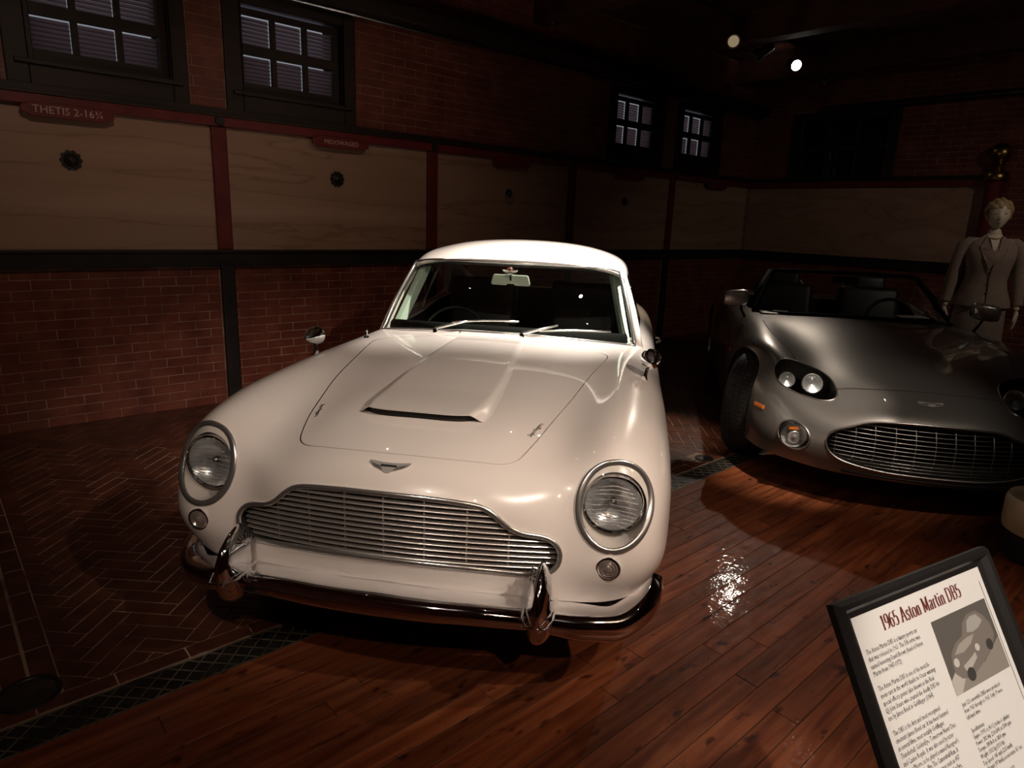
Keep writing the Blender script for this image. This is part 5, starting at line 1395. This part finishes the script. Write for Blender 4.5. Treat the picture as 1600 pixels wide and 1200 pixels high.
# side vent lamp and door handle
for s in (-1, 1):
    h_ = B2.ray_cast(Vector((s * 2, 1.45, .60)), Vector((-s, 0, 0)))
    MB().obox(h_[0] + Vector((s * .002, 0, 0)), (0, .03, 0), (0, 0, .010), (.004, 0, 0)).build('side_repeater', M['red_lens'], roadster, bevel=.003)

# ================================================================== MANNEQUIN IN A SUIT
FIG = (6.60, 1.53)
_f = Vector((-FIG[0], -FIG[1], 0)).normalized()          # faces the picture
man = tag(empty('mannequin', (FIG[0], FIG[1], 0.0), math.atan2(_f.y, _f.x) + math.pi / 2 + R(10)), 'blond mannequin in a beige skirt suit standing behind the silver roadster', 'mannequin')
# local frame: -y is forward, x to the mannequin's left as seen (picture right)
def skin_body(name, pts, edges, radii, mat_, parent, root=0, sub=2):
    me = bpy.data.meshes.new(name); me.from_pydata(pts, edges, []); me.update()
    o = bpy.data.objects.new(name, me); C.objects.link(o)
    o.modifiers.new('s', 'SKIN'); sv = me.skin_vertices[0].data if me.skin_vertices else None
    if sv is None:
        bm = bmesh.new(); bm.from_mesh(me); bm.verts.layers.skin.verify(); bm.to_mesh(me); bm.free(); sv = me.skin_vertices[0].data
    for i, r in enumerate(radii):
        sv[i].radius = r if hasattr(r, '__len__') else (r, r)
        sv[i].use_root = (i == root)
    ss = o.modifiers.new('u', 'SUBSURF'); ss.levels = sub; ss.render_levels = sub
    dg = bpy.context.evaluated_depsgraph_get(); m2 = bpy.data.meshes.new_from_object(o.evaluated_get(dg)); bpy.data.objects.remove(o)
    m2.materials.clear(); m2.materials.append(mat_); m2.polygons.foreach_set('use_smooth', [True] * len(m2.polygons))
    q = bpy.data.objects.new(name, m2); C.objects.link(q); q.parent = parent; return q
pts = [(0, 0, .97), (0, 0, 1.12), (0, .0, 1.30), (0, .01, 1.42), (0, .0, 1.50), (0, -.01, 1.56),
       (.165, .01, 1.425), (.215, .02, 1.18), (.245, .0, .96), (.25, -.02, .90), (-.165, .01, 1.425), (-.215, .02, 1.18), (-.245, .0, .96), (-.25, -.02, .90),
       (.09, 0, .90), (.085, -.01, .50), (.08, .02, .10), (.085, -.10, .035), (-.09, 0, .90), (-.085, -.01, .50), (-.08, .02, .10), (-.085, -.10, .035)]
ed = [(0, 1), (1, 2), (2, 3), (3, 4), (4, 5), (3, 6), (6, 7), (7, 8), (8, 9), (3, 10), (10, 11), (11, 12), (12, 13), (0, 14), (14, 15), (15, 16), (16, 17), (0, 18), (18, 19), (19, 20), (20, 21)]
rd = [(.14, .10), (.115, .085), (.13, .095), (.10, .07), .048, .045, .048, .036, .024, .022, .048, .036, .024, .022, .08, .052, .034, .022, .08, .052, .034, .022]
skin_body('figure_body', pts, ed, rd, M['skin'], man)
# hands with five fingers
for s in (-1, 1):
    w = Vector((s * .25, -.02, .905)); P = [tuple(w), tuple(w + Vector((0, -.008, -.05))), tuple(w + Vector((0, -.01, -.085)))]
    E_ = [(0, 1), (1, 2)]; Rr = [(.018, .022), (.016, .036), (.012, .034)]
    for k, L_ in enumerate((.062, .072, .068, .052)):
        b = w + Vector((-s * .004, -.036 + .022 * k, -.088)); i0 = len(P)
        P += [tuple(b), tuple(b + Vector((-s * .004, -.002, -L_ * .55))), tuple(b + Vector((-s * .014, -.002, -L_)))]; E_ += [(2, i0), (i0, i0 + 1), (i0 + 1, i0 + 2)]; Rr += [.009, .008, .0065]
    i0 = len(P); b = w + Vector((-s * .006, -.03, -.03)); P += [tuple(b), tuple(b + Vector((-s * .012, -.022, -.035))), tuple(b + Vector((-s * .016, -.026, -.062)))]; E_ += [(1, i0), (i0, i0 + 1), (i0 + 1, i0 + 2)]; Rr += [.011, .009, .007]
    skin_body('hand', P, E_, Rr, M['skin'], man, sub=1)
# head
hv = MB().ellipsoid((0, -.012, 1.655), (.074, .092, .115), 28, 20)
def face(p):
    x, y, z = p; zz = z - 1.655
    if zz < -.02: k = 1 - .28 * min(1, (-.02 - zz) / .1); x *= k
    if y < -.04:
        y += .010 * math.exp(-((zz - .012) / .018) ** 2) * (math.exp(-((x - .03) / .016) ** 2) + math.exp(-((x + .03) / .016) ** 2))
        y -= .020 * math.exp(-((zz + .018) / .020) ** 2) * math.exp(-(x / .011) ** 2)
        y -= .006 * math.exp(-((zz + .058) / .010) ** 2) * math.exp(-(x / .022) ** 2)
        y -= .005 * math.exp(-((zz + .095) / .016) ** 2) * math.exp(-(x / .025) ** 2)
    return (x, y, z)
hv.v = [face(p) for p in hv.v]; head = hv.build('head', M['skin'], man, True)
for s in (-1, 1): MB().ellipsoid((s * .076, -.005, 1.65), (.010, .018, .030), 12, 8).build('ear', M['skin'], head, True)
for s in (-1, 1): MB().ellipsoid((s * .030, -.092, 1.667), (.012, .006, .006), 12, 8).build('eye', mat('eye_paint', (.50, .42, .32), .4), head, True)
MB().ellipsoid((0, -.103, 1.598), (.020, .006, .006), 12, 8).build('mouth', mat('lip_paint', (.55, .38, .29), .4), head, True)
hb = MB().ellipsoid((0, .008, 1.680), (.094, .104, .108), 40, 28)
random.seed(3)
def hairf(p):
    x, y, z = p; n = .010 * math.sin(x * 130 + z * 60) + .008 * math.sin(y * 110 - x * 70 + z * 50)
    f = 1 + n * 5
    q = (x * f, .008 + (y - .008) * f, 1.68 + (z - 1.68) * f)
    if q[1] < -.035 and z < 1.700: q = (q[0], max(q[1], -.035) , q[2])
    if z < 1.61: q = (q[0] * .9, max(q[1], .0), max(z, 1.585))
    return q
hb.v = [hairf(p) for p in hb.v]; hb.build('hair', M['hair'], man, True)
random.seed(7)
# jacket: lofted shell with peplum, lapels; sleeves; skirt
def loft(levels, name, mat_, parent, n=36, thick=0):
    mb = MB()
    for z, rx_, ry_, cy_, *o in levels:
        for k in range(n):
            a = 2 * math.pi * k / n; fold = (o[0] * math.cos(9 * a) if o else 0)
            mb.v.append((math.cos(a) * (rx_ + fold), cy_ + math.sin(a) * (ry_ + fold), z))
    for i in range(len(levels) - 1):
        for k in range(n): mb.f.append((i * n + k, i * n + (k + 1) % n, (i + 1) * n + (k + 1) % n, (i + 1) * n + k))
    return mb.build(name, mat_, parent, True)
jk = loft([(.925, .205, .155, 0, .006), (.98, .195, .148, 0, .004), (1.06, .165, .125, 0), (1.14, .148, .112, 0), (1.22, .158, .122, -.004), (1.30, .172, .135, -.012), (1.36, .178, .125, -.008), (1.42, .182, .100, .004), (1.455, .150, .082, .008), (1.475, .095, .066, .010), (1.485, .062, .055, .008)], 'jacket', M['suit'], man)
for s in (-1, 1):
    MB().tube([(s * .105, .010, 1.435), (s * .150, .012, 1.428), (s * .185, .014, 1.40), (s * .205, .020, 1.30), (s * .222, .022, 1.18), (s * .240, .012, 1.06), (s * .252, -.008, .945)], [.040, .054, .060, .056, .050, .044, .038], 16, cap=False).build('sleeve', M['suit'], jk, True)
    mb = MB(); mb.v = [(s * .055, -.062, 1.478), (s * .095, -.098, 1.40), (s * .060, -.142, 1.31), (s * .006, -.132, 1.21), (s * .012, -.138, 1.28), (s * .030, -.118, 1.38), (s * .040, -.075, 1.47)]
    mb.f = [(0, 1, 5, 6), (1, 2, 4, 5), (2, 3, 4)]; o = mb.build('lapel', M['suit'], jk); sd = o.modifiers.new('t', 'SOLIDIFY'); sd.thickness = .006; sd.offset = 1
mb = MB(); mb.v = [(-.036, -.066, 1.478), (.036, -.066, 1.478), (.018, -.112, 1.41), (.004, -.128, 1.36), (-.004, -.128, 1.36), (-.018, -.112, 1.41)]; mb.f = [(0, 1, 2, 5), (5, 2, 3, 4)]
mb.build('neckline', M['skin'], man)
MB().tube([(.055 * math.cos(a), -.03 + .045 * math.sin(a), 1.487 - .02 * math.sin(-a)) for a in np.linspace(math.pi, 2 * math.pi, 14)], .006, 8).build('necklace', M['brass'], man, True)
for zz in (1.20, 1.12, 1.04): MB().lathe([(.001, -.004), (.008, -.003), (.008, .002)], 12, (0, -.128 if zz > 1.1 else -.135, zz), 'y').build('button', M['brass'], jk, True)
MB().tube([(0.003, -.134, 1.21), (.003, -.118, 1.14), (.004, -.131, 1.06), (.004, -.160, .93)], .003, 6).build('jacket_seam', M['void'], jk, True)
loft([(.42, .205, .150, 0, .008), (.55, .200, .148, 0, .006), (.75, .192, .145, 0, .003), (.90, .182, .138, 0), (.99, .160, .120, 0)], 'skirt', M['suit'], man)
MB().lathe([(.001, 0), (.22, 0), (.22, .012), (.20, .018), (.001, .018)], 36).build('base_plate', M['satin'], man, True, 40)

# ================================================================== CREAM CAR AT THE RIGHT EDGE
G3 = [[(x, y + .10 * 0, z) for x, y, z in row] for row in G]
cr = tag(empty('cream_car', (6.66, 1.18, 0), R(-78) - math.pi / 2), 'cream car whose wing just shows at the right edge behind the silver roadster', 'car')
SF3 = spline_surface([[(x * .98, y * .93, z * .96) for x, y, z in row] for row in G], 3, 3)
nr3, nc3 = SF3.shape[:2]
cb = mesh_obj('body', [tuple(p) for p in SF3.reshape(-1, 3)], grid_faces(nr3, nc3), M['cream'], cr, True)
bm = bmesh.new(); bm.from_mesh(cb.data); bmesh.ops.recalc_face_normals(bm, faces=bm.faces); bm.to_mesh(cb.data); bm.free()
V3, F3 = shell_from_surface(RS[::2, ::2] * np.array([.98, .93, .96]), -.02)
mesh_obj('roof', V3, F3, M['cream'], cr, True)
for s in (-1, 1):
    MB().tube([(s * .70, 1.83, .80), (s * .62, 2.1, 1.10)], .025, 8).build('pillar', M['cream'], cr, True)
    MB().tube([(s * .69, 3.3, .86), (s * .60, 2.95, 1.10)], .035, 8).build('pillar', M['cream'], cr, True)
    for y in (.8, 3.1): wheel(cr, s * .70, y, .33, .16, .20)
mb = MB(); mb.v = [(-.66, 1.80, .82), (.66, 1.80, .82), (.57, 2.08, 1.12), (-.57, 2.08, 1.12)]; mb.f = [(0, 1, 2, 3)]; mb.build('windscreen', M['void'], cr)
for s in (-1, 1):
    p = Vector((s * .61, .12, .62)); MB().lathe([(.001, -.03), (.06, -.02), (.085, .0), (.09, .03)], 32, p, 'y').build('headlamp', M['chrome'], cr, True)
MB().tube([(x, .0 + .3 * x * x, .34) for x in np.linspace(-.8, .8, 24)], .035, 10).build('bumper', M['chrome'], cr, True)
# low cream plinth in front of the roadster at the right edge
pl = tag(empty('plinth', (3.83, .43, 0)), 'low cream drum on a dark base at the right edge beside the silver roadster', 'plinth')
MB().lathe([(.17, .13), (.185, .14), (.19, .17), (.19, .28), (.18, .30), (.001, .302)], 40).build('drum', M['cream'], pl, True, 40)
MB().lathe([(.15, 0), (.165, .01), (.165, .12), (.15, .13)], 40).build('base', M['black'], pl, True, 40)

# ================================================================== SIGN ON A STAND
TL = Vector((0.76394, 0.24038, 1.03498)); HX = Vector((0.97739, -0.21144, 0)); DN = Vector((-0.11018, -0.50931, -0.85350)); NM = HX.cross(DN).normalized()
if NM.dot(Vector((0, 0, CAM_H)) - TL) < 0: NM = -NM
W_, H_ = .280, .430
sg = tag(empty('info_sign', (0, 0, 0)), 'black framed information sign about the white car tilted on a stand, in the foreground', 'sign')
def SP(u, v, n=0.0): return TL + HX * u + DN * v + NM * n
def sbox(u0, u1, v0, v1, n0, n1): 
    m_ = MB(); m_.v = [tuple(SP(u, v, n)) for u in (u0, u1) for v in (v0, v1) for n in (n0, n1)]
    m_.f = [(0, 1, 3, 2), (4, 6, 7, 5), (0, 4, 5, 1), (2, 3, 7, 6), (0, 2, 6, 4), (1, 5, 7, 3)]; return m_
sg.location = SP(W_ / 2, H_ / 2); bpy.context.view_layer.update()
def local(m_): m_.v = [tuple(Vector(p) - sg.location) for p in m_.v]; return m_
local(sbox(-.004, W_ + .004, -.004, H_ + .004, -.006, -.0004)).build('backing_board', M['black'], sg)
paper = local(sbox(0, W_, 0, H_, -.0004, .0)).build('paper', M['paper'], sg)
fw_ = .026
def rail(p0, p1, q0, q1, name='frame_rail'):
    """mitred moulding: p = inner corners, q = outer corners (u, v)"""
    mb = MB(); prof = [(0.0, .0006), (.12, .0015), (.32, .003), (.55, .010), (.8, .011), (1.0, .004), (1.0, -.005), (0.0, -.005)]
    for (a, b) in ((p0, q0), (p1, q1)):
        for t, n in prof: mb.v.append(tuple(SP(a[0] + (b[0] - a[0]) * t, a[1] + (b[1] - a[1]) * t, n)))
    k = len(prof); mb.f = [(i, (i + 1) % k, k + (i + 1) % k, k + i) for i in range(k)] + [tuple(range(k))[::-1], tuple(k + i for i in range(k))]
    local(mb).build(name, M['sign_black'], sg)
I = [(0, 0), (W_, 0), (W_, H_), (0, H_)]; O_ = [(-fw_, -fw_ * .85), (W_ + fw_, -fw_ * .85), (W_ + fw_, H_ + fw_), (-fw_, H_ + fw_)]
for k in range(4): rail(I[k], I[(k + 1) % 4], O_[k], O_[(k + 1) % 4])
# serif lettering drawn with a broad pen (thick uprights, thin bars)
PEN = {
 '1': (.34, [[(.17, 0), (.17, .70)], [(.17, .70), (.05, .60)]], [(.17, 0)]),
 '9': (.46, [[(.40, .48), (.36, .64), (.23, .70), (.10, .64), (.06, .48), (.10, .34), (.22, .29), (.35, .34), (.40, .48), (.38, .22), (.28, .05), (.12, .01)]], []),
 '6': (.46, [[(.36, .68), (.20, .62), (.10, .45), (.07, .24), (.11, .07), (.23, .0), (.36, .06), (.40, .21), (.36, .35), (.24, .41), (.12, .35), (.07, .24)]], []),
 '5': (.46, [[(.38, .69), (.12, .69)], [(.12, .69), (.09, .38)], [(.09, .38), (.22, .43), (.36, .37), (.41, .22), (.36, .06), (.22, .0), (.07, .05)]], []),
 'A': (.62, [[(.06, 0), (.30, .72)], [(.30, .72), (.54, 0)], [(.15, .25), (.45, .25)]], [(.06, 0), (.54, 0)]),
 's': (.36, [[(.30, .38), (.20, .46), (.10, .44), (.07, .36), (.12, .28), (.24, .20), (.29, .11), (.24, .02), (.13, .0), (.05, .08)]], []),
 't': (.28, [[(.14, .60), (.14, .08), (.18, .01), (.27, .04)], [(.03, .44), (.26, .44)]], []),
 'o': (.44, [[(.22, .46), (.09, .40), (.05, .23), (.09, .06), (.22, .0), (.35, .06), (.39, .23), (.35, .40), (.22, .46)]], []),
 'n': (.48, [[(.11, .45), (.11, 0)], [(.11, .34), (.20, .44), (.32, .45), (.37, .36), (.37, 0)]], [(.11, 0), (.37, 0)]),
 'M': (.78, [[(.12, .70), (.12, 0)], [(.12, .70), (.38, .06)], [(.38, .06), (.64, .70)], [(.64, .70), (.64, 0)]], [(.12, 0), (.64, 0), (.08, .70), (.68, .70)]),
 'a': (.42, [[(.08, .38), (.18, .46), (.29, .43), (.32, .33), (.32, .05), (.40, .01)], [(.32, .28), (.14, .23), (.06, .12), (.12, .01), (.24, .03), (.32, .12)]], []),
 'r': (.34, [[(.11, .45), (.11, 0)], [(.11, .32), (.19, .44), (.30, .44)]], [(.11, 0)]),
 'i': (.24, [[(.12, .45), (.12, 0)], [(.12, .64), (.12, .58)]], [(.12, 0)]),
 'D': (.66, [[(.12, .70), (.12, 0)], [(.06, .70), (.32, .70), (.52, .58), (.58, .35), (.52, .12), (.32, .0), (.06, 0)]], [(.12, 0), (.12, .70)]),
 'B': (.60, [[(.12, .70), (.12, 0)], [(.06, .70), (.34, .70), (.47, .62), (.48, .48), (.40, .38), (.14, .36)], [(.40, .38), (.52, .30), (.54, .15), (.46, .03), (.32, 0), (.06, 0)]], [(.12, 0), (.12, .70)]),
 ' ': (.24, [], []),
}
def pen_text(s, size, cond):
    V = []; F = []; x0 = 0
    for ch in s:
        w, st, sf = PEN[ch]
        for line in st:
            P = [Vector((p[0], p[1])) for p in line]
            if len(P) > 3:
                Q = spline_curve([(p.x, p.y, 0) for p in P], len(P) * 5); P = [Vector((q[0], q[1])) for q in Q]
            n0 = len(V)
            for i, p in enumerate(P):
                t = (P[min(i + 1, len(P) - 1)] - P[max(i - 1, 0)]); t.normalize(); th = (.027 + .070 * abs(t.y) ** 1.5) ; nrm = Vector((-t.y, t.x)) * th * .8
                for sg_ in (1, -1): V.append(((x0 + p.x) * size * cond + nrm.x * sg_ * size * cond * 1.1, (p.y + nrm.y * sg_) * size))
            for i in range(len(P) - 1): F.append((n0 + 2 * i, n0 + 2 * i + 2, n0 + 2 * i + 3, n0 + 2 * i + 1))
        for (sx, sy) in sf:
            n0 = len(V); a = .11
            for dx, dy in ((-a, -.014), (a, -.014), (a, .022), (-a, .022)): V.append(((x0 + sx + dx) * size * cond, (sy + dy) * size))
            F.append((n0, n0 + 1, n0 + 2, n0 + 3))
        x0 += w + .04
    return V, F, x0 * size * cond
V, F, wtot = pen_text('1965 Aston Martin DB5', .0235, .74)
k = (.2225 - .0505) / wtot
mb = MB(); mb.add([SP(.0505 + x * k, .0262 - y, .0004) for x, y in V], F); local(mb)
mb.build('title_lettering', M['ink_red'], sg, fixn=False)
def body_text(lines, u, v, size, name):
    me = text_mesh('\n'.join(lines), size, 0.0, .70, 'LEFT', 1.0, 0.0, 1.0, 1); me.materials.append(M['ink'])
    top = max(p.co.y for p in me.vertices)
    for p in me.vertices: p.co = SP(u + p.co.x, v + (top - p.co.y), .0004) - sg.location
    o = bpy.data.objects.new(name, me); C.objects.link(o); o.parent = sg
body_text(['The Aston Martin DB5 is a luxury sports car', 'that was released in 1963. The DB series was', 'named honoring David Brown (head of Aston', 'Martin from 1947-1972).', '',
 'The Aston Martin DB5 is one of the most fa-', 'mous cars in the world thanks to Oscar winning', 'special effects genius (also known as the Real', 'Q) John Stears who created the deadly DB5 for', 'use by James Bond in Goldfinger (1964).', '',
 'The DB5 is the first and most recognised', 'cinematic James Bond car. It has been featured', 'in several films, most notably Goldfinger,', 'Thunderball, GoldenEye, Tomorrow Never Dies,', 'and Casino Royale. It was also used by actor', "Roger Moore, as he played a mixed Racegoer's", 'character in the film The Cannonball Run. It', 'appears in several video games such as 007', 'Racing, James Bond 007: Agent Under Fire,', 'From Russia with Love, and James Bond 007.', '', 'The car is shown in its original colour and', 'remains in running order today.'], .0078, .0375, .0080, 'body_lettering')
body_text(['Just 123 convertible DB5s were produced', 'from 1963 through to 1965. Only 19 were', 'left-hand drive.', '', 'Specifications:', 'Engine: 3995 cc (4.0 L) in-line 6 cylinder', 'Power: 282 bhp (210 kW) at 5500 rpm', 'Torque: 288 lb-ft at 3850 rpm', 'Weight: 1502 kg (3311 lb)', 'Top Speed: 145 mph (233 km/h)', '0-60 mph (97 km/h) acceleration: 8.1 sec', '', 'Number of cars built: 1059', 'Body by Superleggera'], .144, .136, .0074, 'side_lettering')
# printed photograph of a car: flat print built from flat shapes
def flat(poly, n, mat_, name='print_shape', parent=sg):
    return local(MB().add([SP(u, v, n) for u, v in poly], [tuple(range(len(poly)))])).build(name, mat_, parent, fixn=False)
pu, pv, pw, ph = .1405, .0395, .127, .088
def gp(name, c): return mat(name, c, .6)
photo = flat([(pu, pv), (pu + pw, pv), (pu + pw, pv + ph), (pu, pv + ph)], .0003, gp('print_grey', (.13, .115, .10)), 'photo_print')
def pp(pts): return [(pu + x * pw, pv + y * ph) for x, y in pts]
flat(pp([(0, .86), (.30, .80), (.62, .78), (1, .55), (1, 1), (0, 1)]), .0004, gp('print_light', (.30, .27, .23)))
flat(pp([(.0, .80), (.12, .70), (.25, .82), (.10, 1), (0, 1)]), .00045, gp('print_lighter', (.55, .5, .44)))
flat(pp([(.10, .62), (.14, .48), (.26, .38), (.40, .34), (.48, .18), (.60, .10), (.76, .10), (.86, .20), (.93, .34), (.94, .50), (.86, .62), (.70, .72), (.52, .82), (.34, .88), (.18, .84), (.10, .74)]), .0005, gp('print_mid', (.22, .19, .165)))
flat(pp([(.50, .32), (.56, .18), (.64, .14), (.75, .15), (.82, .26), (.72, .33), (.60, .35)]), .0006, gp('print_window', (.42, .40, .36)))
flat(pp([(.18, .52), (.30, .42), (.46, .38), (.60, .38), (.50, .48), (.34, .54)]), .0006, gp('print_bonnet', (.40, .36, .31)))
flat(pp([(.26, .70), (.44, .64), (.52, .60), (.52, .68), (.40, .76), (.28, .78)]), .0006, gp('print_grille', (.50, .46, .41)))
for (cx_, cy_, r) in ((.17, .62, .045), (.58, .56, .04)):
    flat(pp([(cx_ + r * math.cos(a), cy_ + r * 1.3 * math.sin(a)) for a in np.linspace(0, 2 * math.pi, 20, endpoint=False)]), .0007, gp('print_lamp', (.62, .58, .52)))
for (cx_, cy_, r) in ((.34, .84, .07), (.80, .60, .06)):
    flat(pp([(cx_ + r * math.cos(a), cy_ + r * 1.3 * math.sin(a)) for a in np.linspace(0, 2 * math.pi, 20, endpoint=False)]), .0007, gp('print_tyre', (.06, .055, .05)))
local(sbox(.2705, .2712, .018, .25, .0001, .0004)).build('print_rule', M['ink'], sg, fixn=False)
# stand
pc = SP(W_ / 2, H_ * .55, -.03)
MB().tube([(pc.x - sg.location.x, pc.y - sg.location.y, -sg.location.z + .02), (pc.x - sg.location.x, pc.y - sg.location.y, pc.z - sg.location.z)], .016, 16).build('stand_pole', M['sign_black'], sg, True)
MB().lathe([(.001, 0), (.17, 0), (.17, .010), (.15, .018), (.02, .028), (.001, .028)], 40, (pc.x - sg.location.x, pc.y - sg.location.y, -sg.location.z)).build('stand_base', M['sign_black'], sg, True, 40)
pm = Vector(SP(W_ / 2, H_ * .55, -.024)) - sg.location
MB().obox(pm, HX * .05, DN * .05, NM * .012).build('bracket', M['sign_black'], sg, bevel=.003)
